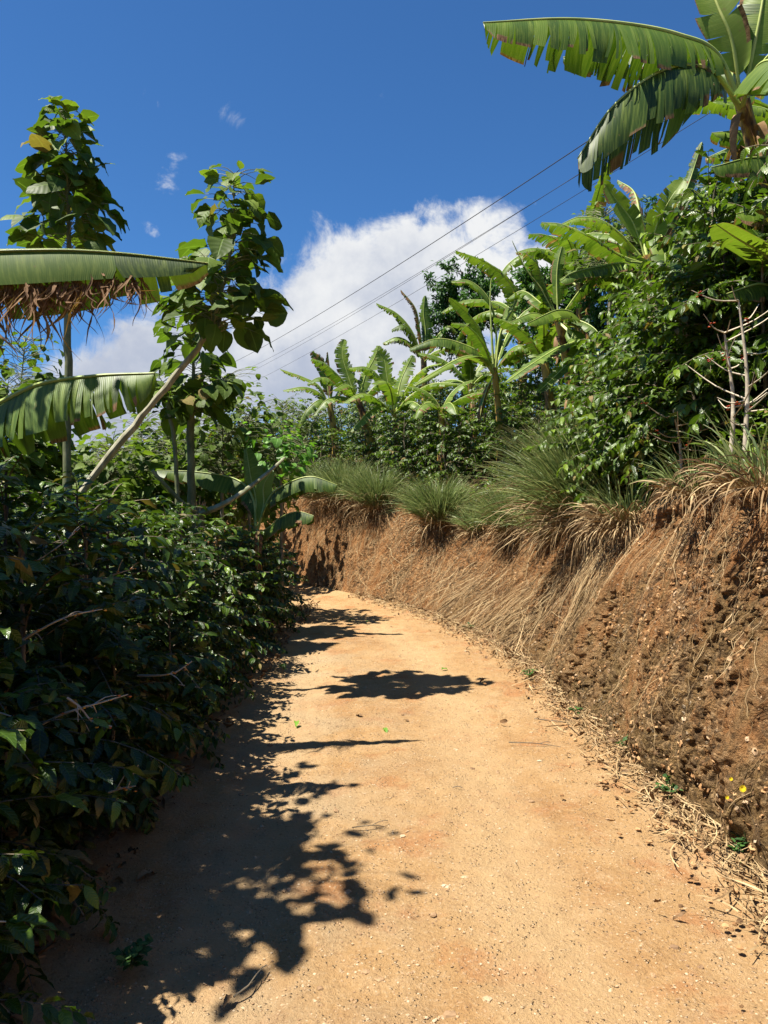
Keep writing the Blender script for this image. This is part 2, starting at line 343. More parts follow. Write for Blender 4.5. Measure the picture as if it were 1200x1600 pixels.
def bank_mat():
    m, n = new_mat('clay_bank')
    obj = n.node('ShaderNodeTexCoord').outputs['Object']; tt = n.attr('dry'); ss = n.attr('rnd')
    sv = n.vmath('MULTIPLY', obj, (1, 1, .45))
    big = n.noise(sv, 1.1, 5, .6, .3); med = n.noise(obj, 4.5, 6, .65, .4); fine = n.noise(obj, 26, 6, .72); vf = n.noise(obj, 90, 4, .7)
    clay = n.ramp(med, [(.3, (.26, .110, .038)), (.5, (.40, .195, .075)), (.7, (.50, .31, .15))])
    brown = n.ramp(fine, [(.3, (.13, .072, .030)), (.5, (.32, .185, .078)), (.66, (.50, .34, .18))])
    moss = n.ramp(vf, [(.3, (.065, .045, .018)), (.5, (.19, .128, .050)), (.7, (.37, .26, .12))])
    f1 = n.smooth(n.math('MULTIPLY_ADD', tt, .20, n.math('MULTIPLY_ADD', ss, .12, big)), .47, .61)     # more bare clay towards the bend
    col = n.mix(f1, brown, clay)
    f2 = n.math('MULTIPLY', n.smooth(n.math('MULTIPLY_ADD', tt, -.22, n.noise(sv, 2.3, 6, .7, .4)), .33, .46), n.smooth(ss, .75, .1))
    col = n.mix(n.math('MULTIPLY', f2, .7), col, moss)
    col = n.mix(n.math('MULTIPLY', n.smooth(fine, .56, .66), .55), col, (.42, .24, .10))
    col = n.mix(n.math('MULTIPLY', n.smooth(fine, .43, .32), .7), col, (.05, .032, .016))
    stk = n.noise(n.vmath('MULTIPLY', obj, (9, 9, 1.1)), 1.0, 5, .65)
    col = n.mix(n.math('MULTIPLY', n.smooth(stk, .55, .72), .45), col, (.09, .055, .03))
    col = n.mix(n.math('MULTIPLY', n.smooth(stk, .42, .3), .35), col, (.44, .29, .15))
    vo = n.node('ShaderNodeTexVoronoi'); n.put(vo.inputs['Vector'], n.vmath('ADD', obj, n.vmath('MULTIPLY', n.noise(obj, 8, 3, out=1), (.12, .12, .12)))); vo.inputs['Scale'].default_value = 21
    stone = n.math('MULTIPLY', n.smooth(vo.outputs['Distance'], .26, .17), n.smooth(n.noise(obj, 3, 3), .5, .6))
    col = n.mix(n.math('MULTIPLY', stone, .7), col, (.52, .42, .29))
    wob = n.vmath('ADD', obj, n.vmath('MULTIPLY', n.noise(obj, 14, 4, out=1), (.09, .09, .09)))
    v2 = n.node('ShaderNodeTexVoronoi'); n.put(v2.inputs['Vector'], wob); v2.inputs['Scale'].default_value = 34
    v3 = n.node('ShaderNodeTexVoronoi'); n.put(v3.inputs['Vector'], wob); v3.inputs['Scale'].default_value = 13
    c2 = n.node('ShaderNodeSeparateColor'); n.put(c2.inputs[0], v2.outputs['Color'])
    rough_m = n.smooth(n.noise(sv, 1.7, 4), .36, .56)
    col = n.mix(n.math('MULTIPLY', rough_m, n.smooth(c2.outputs[0], .62, .8)), col, n.mix(.5, col, (.50, .33, .17)))
    col = n.mix(n.math('MULTIPLY', rough_m, n.smooth(c2.outputs[1], .62, .8)), col, n.mix(.6, col, (.06, .038, .02)))
    col = n.mix(n.math('MULTIPLY', n.math('MULTIPLY', n.smooth(v3.outputs['Distance'], .55, .8), rough_m), .6), col, (.05, .03, .016))
    soil = n.ramp(n.noise(obj, 7, 6, .7), [(.3, (.07, .045, .022)), (.6, (.20, .13, .06)), (.8, (.33, .24, .12))])
    col = n.mix(n.smooth(tt, 1.0, 1.12), col, soil)
    h = n.math('ADD', n.math('ADD', n.math('MULTIPLY', fine, 1.6), n.math('MULTIPLY', n.math('ADD', v2.outputs['Distance'], v3.outputs['Distance']), n.math('MULTIPLY', rough_m, -.9))), n.math('ADD', n.math('MULTIPLY', vf, .6), n.math('ADD', n.math('MULTIPLY', stone, .7), n.math('MULTIPLY', med, 1.0))))
    p = n.node('ShaderNodeBsdfPrincipled'); n.put(p.inputs['Base Color'], col); p.inputs['Roughness'].default_value = .95; p.inputs['Specular IOR Level'].default_value = .1
    n.l.new(n.bump(h, 1.0, .08), p.inputs['Normal'])
    o = n.node('ShaderNodeOutputMaterial'); n.l.new(p.outputs[0], o.inputs[0]); return m
M_bank = bank_mat()
M_clod = simple_mat('clay_clod', [(.3, (.10, .055, .024)), (.5, (.27, .14, .055)), (.7, (.40, .24, .11))], 9, .95, .004, .6)
M_ground = simple_mat('field_soil', [(.3, (.07, .05, .022)), (.5, (.17, .10, .045)), (.7, (.30, .19, .09))], 3, .95, .02, .8, detail=8)
M_field = simple_mat('field', [(.3, (.05, .07, .02)), (.5, (.09, .12, .035)), (.7, (.17, .15, .06))], .35, .95, .05, .8, detail=9)
M_pebble = simple_mat('pebble', [(.2, (.19, .115, .06)), (.5, (.33, .21, .11)), (.8, (.44, .34, .22))], 6, .85, .002, .4)

# ------------------------------------------------------------------ terrain
foot_ctl = [(2.0, -9), (1.85, -5), (1.72, -2), (1.66, 0), (1.62, 2), (1.58, 3.6), (1.55, 5), (1.54, 6.4), (1.45, 8.0), (1.22, 9.6), (.86, 11.0), (.34, 12.6), (-.47, 14.3),
            (-1.5, 16.2), (-3.0, 18.2), (-5.2, 20.2), (-8, 22), (-12, 24), (-17, 26)]
Fd = catmull([(a, b, 0) for a, b in foot_ctl], 3000)
SL = np.concatenate([[0], np.cumsum(np.linalg.norm(np.diff(Fd, axis=0), axis=1))]); STOT = SL[-1]
def foot(s):
    s = np.asarray(s, float); F = np.stack([np.interp(s, SL, Fd[:, k]) for k in range(2)], -1)
    G = np.stack([np.interp(s + .4, SL, Fd[:, k]) - np.interp(s - .4, SL, Fd[:, k]) for k in range(2)], -1); G = G / np.linalg.norm(G, axis=-1, keepdims=True)
    return F, G, np.stack([G[..., 1], -G[..., 0]], -1)
def s_of_y(y): return float(np.interp(y, Fd[:, 1], SL))
sy = [s_of_y(y) for y in (-9, 3, 5, 7.5, 9.5, 11.5, 13, 15, 17, 26)]
def H_of(s): return np.interp(s, sy, [1.9, 1.85, 1.85, 1.55, 1.45, 1.42, 1.55, 1.85, 1.95, 2.0])
def O_of(s): return np.interp(s, sy, [.70, .70, .70, .88, 1.15, 1.25, 1.0, .75, .65, .7])
def A_of(s): return np.interp(s, sy, [2.6, 2.6, 2.6, 2.5, 2.3, 2.2, 2.1, 2.0, 1.9, 1.9])
def fbm(x, y, z, o=4):
    return np.array([mnoise.fractal(Vector((a, b, c)), .9, 2.1, o) for a, b, c in zip(np.ravel(x), np.ravel(y), np.ravel(z))]).reshape(np.shape(x))
def hill_z(s, d):
    up = H_of(s) + A_of(s) * (1 - np.exp(-np.maximum(d, 0) / 3.4)) + .02 * np.maximum(d, 0)
    return up * np.clip(1 - (np.maximum(d, 0) - 45) / 35, -.02, 1)
def hz(x, y):
    D2 = (Fd[:, 0] - x) ** 2 + (Fd[:, 1] - y) ** 2; i = int(np.argmin(D2)); s = SL[i]
    return float(hill_z(s, math.sqrt(D2[i]) - float(O_of(s))))

def make_bank():
    s = np.concatenate([np.linspace(s_of_y(-9), s_of_y(1.5), 60, endpoint=False), np.linspace(s_of_y(1.5), s_of_y(9), 620, endpoint=False),
                        np.linspace(s_of_y(9), s_of_y(18), 260, endpoint=False), np.linspace(s_of_y(18), STOT, 60)])
    t = np.linspace(-.03, 1, 160); dd = np.concatenate([np.linspace(.02, 2, 40), 2 * 1.16 ** np.arange(1, 28)])
    F, G, Nn = foot(s); Hh = H_of(s); Oo = O_of(s)
    S, T = np.meshgrid(s, t, indexing='ij')
    mid = np.exp(-((s - s_of_y(10.2)) / 2.2) ** 2)                      # slumped section
    g = np.clip(T, 0, 1) * (1 - .30 * mid[:, None]) + .30 * mid[:, None] * np.clip(T * 2.2, 0, 1)
    g = g + .10 * np.sin(T * PI) * -1 * (1 - mid[:, None])
    off = Oo[:, None] * g
    X = F[:, None, 0] + Nn[:, None, 0] * off; Y = F[:, None, 1] + Nn[:, None, 1] * off; Z = Hh[:, None] * T
    n1 = fbm(S * .75, Z * .35, np.full_like(S, 3.1), 3); n2 = fbm(S * 2.6, Z * 1.3 + 7, np.full_like(S, 9.0), 4)
    n3 = fbm(X * 9, Y * 9, Z * 5.5, 4) * np.clip(.55 + 1.6 * fbm(S * .9, Z * .8, np.full_like(S, 33.), 3), .15, 1.4); n4 = fbm(X * 26, Y * 26, Z * 26, 3)
    rid = np.abs(fbm(S * 1.5 + .35 * Z, Z * .45, np.full_like(S, 21.0), 3))
    env = np.clip((T + .03) * 6, 0, 1)
    farf = np.clip((s_of_y(15) - S) / 6, .40, 1)
    disp = env * ((.15 * n1 + .075 * n2) * (.4 + .6 * farf) + (.050 * n3 + .030 * n4 * np.clip(.6 + 2 * n2, .2, 1.6)) * farf - .14 * rid * farf)
    over = .10 * farf * np.exp(-((T - .97) / .06) ** 2) * env
    disp = disp - over
    X += Nn[:, None, 0] * disp; Y += Nn[:, None, 1] * disp; Z = Z + .25 * disp * env
    S2, Dd = np.meshgrid(s, dd, indexing='ij')
    off2 = Oo[:, None] + Dd
    X2 = F[:, None, 0] + Nn[:, None, 0] * off2; Y2 = F[:, None, 1] + Nn[:, None, 1] * off2
    dl = disp[:, -1][:, None] * np.exp(-Dd / .15)
    nz = fbm(X2 * .9, Y2 * .9, X2 * 0 + 2, 4)
    Z2 = hill_z(S2, Dd) + .10 * nz * np.clip(Dd * 2, 0, 1) + .25 * dl
    X2 += Nn[:, None, 0] * dl; Y2 += Nn[:, None, 1] * dl
    V = np.stack([np.hstack([X, X2]), np.hstack([Y, Y2]), np.hstack([Z, Z2])], -1)
    TT = np.hstack([T, 1 + Dd]); SS = np.broadcast_to(np.clip((s - s_of_y(5)) / (s_of_y(16) - s_of_y(5)), 0, 1)[:, None], TT.shape)
    mb = MB(); mb.add(V, grid_q(V.shape[0], V.shape[1]), np.stack([SS, TT], -1), SS.ravel(), TT.ravel())
    o = mb.build('earth_bank', M_bank); tag(o, kind='structure', label='steep orange clay cutting and hillside on the right of the road')
    return s, t, np.stack([X, Y, Z], -1)
BS, BT, BG = make_bank()
def bank_pt(s, t):
    i = np.clip(np.searchsorted(BS, s) - 1, 0, len(BS) - 2); j = np.clip(np.searchsorted(BT, t) - 1, 0, len(BT) - 2)
    fi = np.clip((s - BS[i]) / (BS[i + 1] - BS[i]), 0, 1)[..., None]; fj = np.clip((t - BT[j]) / (BT[j + 1] - BT[j]), 0, 1)[..., None]
    return BG[i, j] * (1 - fi) * (1 - fj) + BG[i + 1, j] * fi * (1 - fj) + BG[i, j + 1] * (1 - fi) * fj + BG[i + 1, j + 1] * fi * fj

def road_z(x, y, w):
    base = .012 * np.sin(x * 1.3 + 1) - .02 * np.exp(-((w - .9) / .25) ** 2) - .02 * np.exp(-((w - 2.2) / .28) ** 2)
    return base
def make_road():
    s = np.concatenate([np.linspace(0, s_of_y(1), 60, endpoint=False), np.linspace(s_of_y(1), s_of_y(18), 520, endpoint=False), np.linspace(s_of_y(18), STOT, 50)])
    w = np.linspace(-.12, 3.35, 100); F, G, Nn = foot(s)
    X = F[:, None, 0] - Nn[:, None, 0] * w; Y = F[:, None, 1] - Nn[:, None, 1] * w
    WW = np.broadcast_to(w, X.shape)
    Z = road_z(X, Y, WW) + .020 * fbm(X * 1.2, Y * 1.2, X * 0, 3) + .012 * fbm(X * 9, Y * 9, X * 0 + 5, 4)
    Z = Z + .05 * np.clip(1 - WW / .3, 0, 1) ** 2
    Z = Z - .09 * np.clip((WW - 3.0) / .35, 0, 1) + .03 * np.clip((WW - 2.6) / .3, 0, 1) * np.clip((3.2 - WW) / .3, 0, 1)
    mb = MB(); mb.add(np.stack([X, Y, Z], -1), grid_q(*X.shape), None, .5, np.ravel(WW / 3.35))
    tag(mb.build('dirt_road', M_road), kind='structure', label='sunlit orange dirt road curving left')
make_road()
def make_ground():
    g = np.concatenate([-np.geomspace(600, 12, 22), np.linspace(-10, 10, 61), np.geomspace(12, 600, 22)])
    X, Y = np.meshgrid(g, g + 8, indexing='ij')
    r = np.hypot(X, Y - 8)
    Z = -.05 + .02 * fbm(X * .8, Y * .8, X * 0, 3) * (r < 15)
    drop = np.clip((-X - 5) / 20, 0, 1); Z = Z - 3 * drop * drop * (3 - 2 * drop)
    mb = MB(); mb.add(np.stack([X, Y, Z], -1), grid_q(*X.shape))
    tag(mb.build('ground', M_ground), kind='structure', label='bare brown soil of the plantation')
make_ground()
def make_far_hills():
    mb = MB(); rng = np.random.default_rng(4)
    a = np.linspace(-PI, PI, 200); r = np.linspace(0, 1, 14)
    A_, R_ = np.meshgrid(a, r, indexing='ij')
    rad = 260 + 200 * R_
    Z = -6 + (16 + 12 * fbm(np.cos(A_) * 2, np.sin(A_) * 2, R_, 4)) * np.sin(R_ * PI * .5)
    mb.add(np.stack([rad * np.sin(A_), rad * np.cos(A_), Z], -1), grid_q(200, 14))
    tag(mb.build('hills', M_field), kind='structure', label='low green hills around the plantation')
make_far_hills()

# ------------------------------------------------------------------ gravel, litter, straw
def blob_tmpl(seed, k=6):
    r = np.random.default_rng(seed); th = np.linspace(0, 2 * PI, k, endpoint=False)
    rows = [(0.35, -.45), (1.0, -.15), (.85, .35), (.28, .6)]
    V = []
    for rr, zz in rows:
        for a in th: V.append([rr * math.cos(a) * (1 + .22 * r.standard_normal()), rr * math.sin(a) * (1 + .22 * r.standard_normal()), zz * .7 * (1 + .2 * r.standard_normal())])
    V = np.array(V); Q = []
    for i in range(3):
        for j in range(k): Q.append((i * k + j, i * k + (j + 1) % k, (i + 1) * k + (j + 1) % k, (i + 1) * k + j))
    Q.append((3 * k, 3 * k + 1, 3 * k + 2, 3 * k + 3)); Q.append((3 * k, 3 * k + 3, 3 * k + 4, 3 * k + 5))
    return V, np.array(Q), np.zeros((len(V), 2))
PEB = [blob_tmpl(i) for i in range(6)]
def make_gravel():
    rng = np.random.default_rng(11); n = 42000
    y = 1.6 + 11 * rng.random(n) ** 2.1; s = np.interp(y, Fd[:, 1], SL); F, G, Nn = foot(s)
    w = rng.random(n) * 3.1 + .05
    x = F[:, 0] - Nn[:, 0] * w; yy = F[:, 1] - Nn[:, 1] * w
    z = road_z(x, yy, w) + .020 * fbm(x * 1.2, yy * 1.2, x * 0, 3) + .012 * fbm(x * 9, yy * 9, x * 0 + 5, 4)
    size = .0018 + .0048 * rng.random(n) ** 2.5 + .008 * (rng.random(n) < .012) * rng.random(n) + .016 * (rng.random(n) < .0015)
    mb = MB(); a = rng.random(n) * 2 * PI
    scatter(mb, PEB, np.stack([x, yy, z], -1), np.stack([np.cos(a), np.sin(a), .2 * rng.standard_normal(n)], -1), np.tile([0, 0, 1.], (n, 1)), size, rng.random(n), np.zeros(n), rng)
    tag(mb.build('gravel', M_pebble, smooth=False), 'loose fine gravel strewn over the dirt road', 'gravel', kind='stuff')
    # stones bedded in the bank face
    n = 1500; s = s_of_y(1.5) + (s_of_y(14) - s_of_y(1.5)) * rng.random(n) ** 1.4; t = rng.random(n) * .95
    p = bank_pt(s, t); mb = MB(); a = rng.random(n) * 2 * PI
    scatter(mb, PEB, p, np.stack([np.cos(a), np.sin(a), .6 * rng.standard_normal(n)], -1), rng.standard_normal((n, 3)), .005 + .015 * rng.random(n) ** 2.5, .2 + .7 * rng.random(n), np.zeros(n), rng)
    # crumbs and clods of clay lying along the foot
    tag(mb.build('bank_stones', M_pebble, smooth=False), 'small pale stones and clods bedded in the clay bank', 'stones', kind='stuff')
make_gravel()
def make_clods():
    rng = np.random.default_rng(12); n = 17000; s = s_of_y(1.5) + (s_of_y(15) - s_of_y(1.5)) * rng.random(n) ** 1.2; t = rng.random(n) * .97
    k = fbm(s * 2, t * 4, s * 0 + 3, 3) > -.05; s = s[k]; t = t[k]; n = len(s)
    p = bank_pt(s, t); mb = MB(); a = rng.random(n) * 2 * PI
    scatter(mb, PEB, p, np.stack([np.cos(a), np.sin(a), .6 * rng.standard_normal(n)], -1), rng.standard_normal((n, 3)), .004 + .016 * rng.random(n) ** 3, rng.random(n), np.zeros(n), rng)
    m = 2500; y = 1.5 + 12 * rng.random(m) ** 1.4; s = np.interp(y, Fd[:, 1], SL); F, G, Nn = foot(s); w = np.abs(rng.standard_normal(m)) * .16 - .02; xy = F - Nn * w[:, None]; a = rng.random(m) * 2 * PI
    scatter(mb, PEB, np.concatenate([xy, np.full((m, 1), .02)], 1), np.stack([np.cos(a), np.sin(a), .3 * rng.standard_normal(m)], -1), np.tile([0, 0, 1.], (m, 1)), .004 + .014 * rng.random(m) ** 3, rng.random(m), np.zeros(m), rng)
    tag(mb.build('clay_clods', M_clod, smooth=False), 'crumbling clay clods on the bank face and along its foot', 'clods', kind='stuff')
make_clods()

def ribbons(mb, pts, width, up, R, D=0.):
    """pts (N,K,3) ribbons; width (N,) ; up (N,3) face direction hint"""
    N_, K = pts.shape[:2]; T = norm(np.gradient(pts, axis=1)); side = norm(np.cross(T, up[:, None]))
    prof = np.concatenate([np.linspace(.7, 1, K // 2), np.linspace(1, .12, K - K // 2)])
    w = width[:, None, None] * prof[None, :, None]
    V = np.stack([pts - side * w, pts + side * w], 2)
    Q = grid_q(K, 2); kk = K * 2
    Qa = (Q[None] + (np.arange(N_) * kk)[:, None, None]).reshape(-1, 4)
    U = np.zeros((N_, K, 2, 2)); U[..., 0] = [0, 1]; U[..., 1] = np.linspace(0, 1, K)[None, :, None]
    mb.add(V, Qa, U.reshape(-1, 2), np.repeat(R, kk), D)
def make_straw():
    rng = np.random.default_rng(5); mb = MB(); K = 9
    def band(n, y0, y1, tlo, thi, len0, len1, wid, sway=.25, lift=.03):
        s0 = np.interp(y0 + (y1 - y0) * rng.random(n), Fd[:, 1], SL); t0 = tlo + (thi - tlo) * rng.random(n) ** .8
        L = len0 + (len1 - len0) * rng.random(n); u = np.linspace(0, 1, K)[None]
        Hs = H_of(s0); drift = sway * rng.standard_normal(n)[:, None]
        S = s0[:, None] + drift * L[:, None] * u + .03 * np.cumsum(rng.standard_normal((n, K)), 1) * .5
        T = np.clip(t0[:, None] - L[:, None] / Hs[:, None] * u, -.02, .995)
        p = bank_pt(S, T); F, G, Nn = foot(S)
        out = (lift * (.3 + rng.random(n))[:, None] * np.sin(u * PI * .9) + .006)
        p[..., 0] -= Nn[..., 0] * out; p[..., 1] -= Nn[..., 1] * out
        up = np.concatenate([-Nn[:, 0], np.full((n, 1), .4)], 1) + .5 * rng.standard_normal((n, 3))
        ribbons(mb, p, wid * (.5 + rng.random(n)), up, rng.random(n))
    band(230, 2, 7, .8, 1.0, .2, .7, .0017)
    band(260, 7.0, 8.6, .55, 1.0, .4, 1.0, .0026, .3, .04)
    band(600, 8.2, 12.4, .1, .62, .15, .6, .0026, 1.0, .06)
    band(900, 12.4, 17.5, .05, 1.0, .1, .35, .0026, .9, .015)
    band(260, 3, 8, .2, .8, .15, .4, .0015, .4, .015)
    tag(mb.build('dry_grass', M_straw), 'dry straw coloured grass draped down the clay bank', 'dry grass', kind='stuff')
    # foot litter
    mb = MB(); n = 2500
    s = np.interp(1.4 + 13 * rng.random(n) ** 1.3, Fd[:, 1], SL); w = np.abs(rng.standard_normal(n)) * .12 - .03
    F, G, Nn = foot(s); L = .06 + .25 * rng.random(n); a = rng.standard_normal(n) * .6
    d = G * np.cos(a)[:, None] - Nn * np.sin(a)[:, None]
    u = np.linspace(-.5, .5, 6)[None, :, None]; perp = np.stack([-d[:, 1], d[:, 0]], -1)
    xy = (F - Nn * w[:, None])[:, None] + d[:, None] * L[:, None, None] * u + perp[:, None] * (.12 * L * rng.standard_normal(n))[:, None, None] * (u * 2) ** 2
    z = (.03 + .05 * np.clip(1 - w / .3, 0, 1) ** 2 + .03 * rng.random(n))[:, None] + .02 * rng.standard_normal((n, 1)) * (u[..., 0] * 2)
    ribbons(mb, np.concatenate([xy, np.maximum(z, .012)[..., None]], -1), .0018 + .0028 * rng.random(n), np.tile([0, 0, 1.], (n, 1)) + .5 * rng.standard_normal((n, 3)), rng.random(n))
    tag(mb.build('straw_litter', M_straw), 'broken straw lying along the foot of the bank', 'straw', kind='stuff')
    mb = MB(); n = 800
    tm = [leaf_tmpl(4, .22, .45, f, dr, .5, seed=k, twist=tw) for k, (f, dr, tw) in enumerate([(.7, 1.4, .5), (-.6, 1.0, -.6), (.9, -.9, .8), (.4, 2.0, 0)])]
    s = np.interp(1.4 + 13 * rng.random(n) ** 1.3, Fd[:, 1], SL); w = np.abs(rng.standard_normal(n)) * .11 - .02 + .5 * (rng.random(n) < .07) * rng.random(n)
    F, G, Nn = foot(s); a = rng.random(n) * 2 * PI; xy = F - Nn * w[:, None]
    z = .03 + .06 * np.clip(1 - w / .3, 0, 1) ** 2 + .02 * rng.random(n)
    scatter(mb, tm, np.concatenate([xy, z[:, None]], -1), np.stack([np.cos(a), np.sin(a), .25 * rng.standard_normal(n)], -1), np.tile([0, 0, 1.], (n, 1)) + .6 * rng.standard_normal((n, 3)), .03 + .06 * rng.random(n) ** 1.5, .6 * rng.random(n), np.zeros(n), rng)
    # under the hedge on the left and scattered on the verge
    n = 1300; x = -1.15 - np.abs(rng.standard_normal(n)) * .45; y = 1.4 + 12 * rng.random(n) ** 1.3; a = rng.random(n) * 2 * PI
    scatter(mb, tm, np.stack([x, y, .01 + .02 * rng.random(n)], -1), np.stack([np.cos(a), np.sin(a), .2 * rng.standard_normal(n)], -1), np.tile([0, 0, 1.], (n, 1)) + .4 * rng.standard_normal((n, 3)), .04 + .06 * rng.random(n), rng.random(n) * .8, np.zeros(n), rng)
    tag(mb.build('leaf_litter', M_litter), 'curled brown dead leaves scattered along both verges of the road', 'leaf litter', kind='stuff')
make_straw()

# ------------------------------------------------------------------ coffee bushes
CT = [leaf_tmpl(5, .185, .45, f, dr, wv, b=.85, seed=k, twist=tw) for k, (f, dr, wv, tw) in enumerate([(.35, .7, .22, 0), (.2, 1.0, .3, .3), (.45, .5, .2, -.3), (.3, 1.3, .25, .15)])]
CTF = [leaf_tmpl(3, .20, .45, f, dr, .2, b=.8, seed=k, twist=tw) for k, (f, dr, tw) in enumerate([(.35, .7, 0), (.2, 1.1, .3), (.45, .5, -.3)])]
def berry_tmpl():
    return blob_tmpl(99)
BT_ = [blob_tmpl(101)]
def coffee_proto(name, seed, H, Rr, stems=3, node=.075, lsz=(.10, .15), tm=CT, mat=None, berries=True, spacing=.045, young=.12):
    rng = np.random.default_rng(seed); root = bpy.data.objects.new(name, None); COL.objects.link(root); root.empty_display_size = .2
    st = MB(); pos = []; fw = []; up = []; sz = []; rn = []; dr = []; bp = []
    for k in range(stems):
        a0 = 2 * PI * k / stems + rng.random(); lean = .16 * Rr + .14 * rng.random(); h = H * (.84 + .16 * rng.random()) if k else H * .97
        base = np.array([.08 * math.cos(a0), .08 * math.sin(a0), -.06]); top = np.array([lean * math.cos(a0) * 1.4, lean * math.sin(a0) * 1.4, h])
        mid = (base + top) / 2 + [.1 * math.cos(a0), .1 * math.sin(a0), 0]
        pts = catmull([base, mid, top], 14); tube(st, pts, np.linspace(.020, .006, 14), 6, rng.random())
        z = .16 * H; az0 = rng.random() * PI
        while z < h - .03:
            f = z / h; c = np.array([np.interp(z, pts[:, 2], pts[:, q]) for q in range(3)]); az0 += PI / 2 + .5 * rng.standard_normal()
            prof = min(1, .62 + f * 1.3) * (1 - max(0, f - .3) / .78) ** .62
            for sgn in (0, PI):
                if rng.random() < .06: continue
                L = Rr * prof * (.7 + .42 * rng.random()) + .06; az = az0 + sgn; K = 8
                e0 = .15 + .9 * f * f + .25 * rng.standard_normal(); e1 = e0 - .9 - .35 * rng.random()
                e = np.linspace(e0, e1, K); aa = az + np.linspace(0, .3 * rng.standard_normal(), K); ds = L / (K - 1)
                step = np.stack([np.cos(e) * np.cos(aa), np.cos(e) * np.sin(aa), np.sin(e)], -1) * ds
                bpts = np.vstack([c[None], c + np.cumsum(step[:-1], 0)])
                tube(st, bpts, np.linspace(.0055, .002, K), 3, .3 + .6 * rng.random())
                m = max(2, int(L * .80 / spacing)); ff = np.linspace(.2, 1, m) + .01 * rng.standard_normal(m); ff = np.clip(ff, 0, 1) * (K - 1)
                for q in range(3):
                    pass
                i = np.minimum(ff.astype(int), K - 2); fr = (ff - i)[:, None]; pp = bpts[i] * (1 - fr) + bpts[i + 1] * fr; T = norm(step[i])
                side = norm(np.cross(T, [0, 0, 1.]))
                for sg in (-1, 1):
                    keep = rng.random(m) < .92; n = int(keep.sum())
                    d = T * (.35 + .3 * rng.random((m, 1))) + sg * side * (.9) + np.array([0, 0, -.05]) - np.array([0, 0, 1.]) * (.55 * rng.random((m, 1)) - .15)
                    pos.append(pp[keep]); fw.append((d + .2 * rng.standard_normal((m, 3)))[keep])
                    up.append((np.array([0, 0, 1.]) + .45 * rng.standard_normal((m, 3)))[keep])
                    tipf = ff / (K - 1)
                    s = (lsz[0] + (lsz[1] - lsz[0]) * rng.random(m)) * np.where(tipf > .93, .65, 1); sz.append(s[keep])
                    r = .05 + .65 * rng.random(m) ** 1.3 + np.where((tipf > .88) & (rng.random(m) < .55), .45, 0) + (.2 if f > .85 else 0); rn.append(np.clip(r, 0, 1)[keep])
                    dr.append(np.where(rng.random(m) < .03, .3 + .6 * rng.random(m), 0)[keep])
                # terminal tuft
                if berries and rng.random() < .12:
                    q = rng.integers(2, 5); c0 = bpts[q]
                    bp.append(c0 + .012 * rng.standard_normal((6, 3)))
            z += node * (.8 + .5 * rng.random())
        # growing tip
        tp = pts[-1]
        for a in np.linspace(0, 2 * PI, 6, endpoint=False) + rng.random():
            pos.append(tp[None]); fw.append(np.array([[math.cos(a), math.sin(a), .8]])); up.append(np.array([[0, 0, 1.]])); sz.append(np.array([lsz[0] * .8])); rn.append(np.array([.95])); dr.append(np.array([0.]))
    fo = MB(); scatter(fo, tm, np.concatenate(pos), np.concatenate(fw), np.concatenate(up), np.concatenate(sz), np.concatenate(rn), np.concatenate(dr), rng)
    fo.build('foliage', mat or M_coffee, root); st.build('branches', M_darkbark, root)
    if bp:
        pass
    return root
class Kind:
    """prototype pool: the first placement moves the prototype itself, later ones copy it"""
    def __init__(s, protos): s.p = protos; s.used = [False] * len(protos); [index_children(p) for p in protos]
    def place(s, k, loc, rz, sc, label, cat, group):
        k %= len(s.p)
        if not s.used[k]: o = s.p[k]; s.used[k] = True
        else: o = copy_tree(s.p[k])
        o.location = loc; o.rotation_euler = (0, 0, rz); o.scale = sc if isinstance(sc, tuple) else (sc, sc, sc)
        return tag(o, label, cat, group)
coffee = Kind([coffee_proto('coffee_bush', 20 + i, 2.0, .80, 3 + i % 2) for i in range(4)])
rr = random.Random(3)
ORD = ['first', 'second', 'third', 'fourth', 'fifth', 'sixth', 'seventh', 'eighth', 'ninth', 'tenth', 'eleventh', 'twelfth', 'thirteenth', 'fourteenth', 'fifteenth', 'sixteenth', 'seventeenth', 'eighteenth', 'nineteenth', 'twentieth', 'twenty first', 'twenty second', 'twenty third', 'twenty fourth']
# hedge front row: (x, Y, height, radius scale)
front = [(-1.95, 1.25, 1.8, 1.05), (-1.86, 2.2, 1.78, 1.08), (-1.84, 3.2, 1.85, 1.1), (-1.86, 4.25, 1.9, 1.08), (-1.9, 5.35, 1.8, 1.05), (-1.9, 6.5, 1.72, 1.0), (-1.9, 7.7, 1.6, .97),
         (-1.92, 8.9, 1.5, .92), (-1.9, 10.1, 1.35, .88), (-1.95, 11.4, 1.3, .85), (-2.1, 12.7, 1.3, .85), (-2.45, 14.0, 1.25, .85)]
for i, (x, y, h, rs) in enumerate(front):
    coffee.place(i, (x, y, -.04), rr.random() * 6.28, (rs, rs, h / 2.0), 'dark glossy coffee bush, %s from the camera in the roadside row of the left hedge' % ORD[i], 'coffee bush', 'coffee bushes of the left hedge')
for i, (x, y, h, q) in enumerate([(-1.62, 2.05, 1.0, .72), (-1.58, 2.95, 1.15, .74), (-1.55, 3.9, 1.15, .70), (-1.55, 5.0, 1.1, .66), (-1.6, 6.2, 1.0, .62)]):
    coffee.place(i + 1, (x, y, -.04), rr.random() * 6.28, (q, q, h / 2.0), 'low coffee bush, %s from the camera along the foot of the hedge' % ORD[i], 'coffee bush', 'coffee bushes of the left hedge')
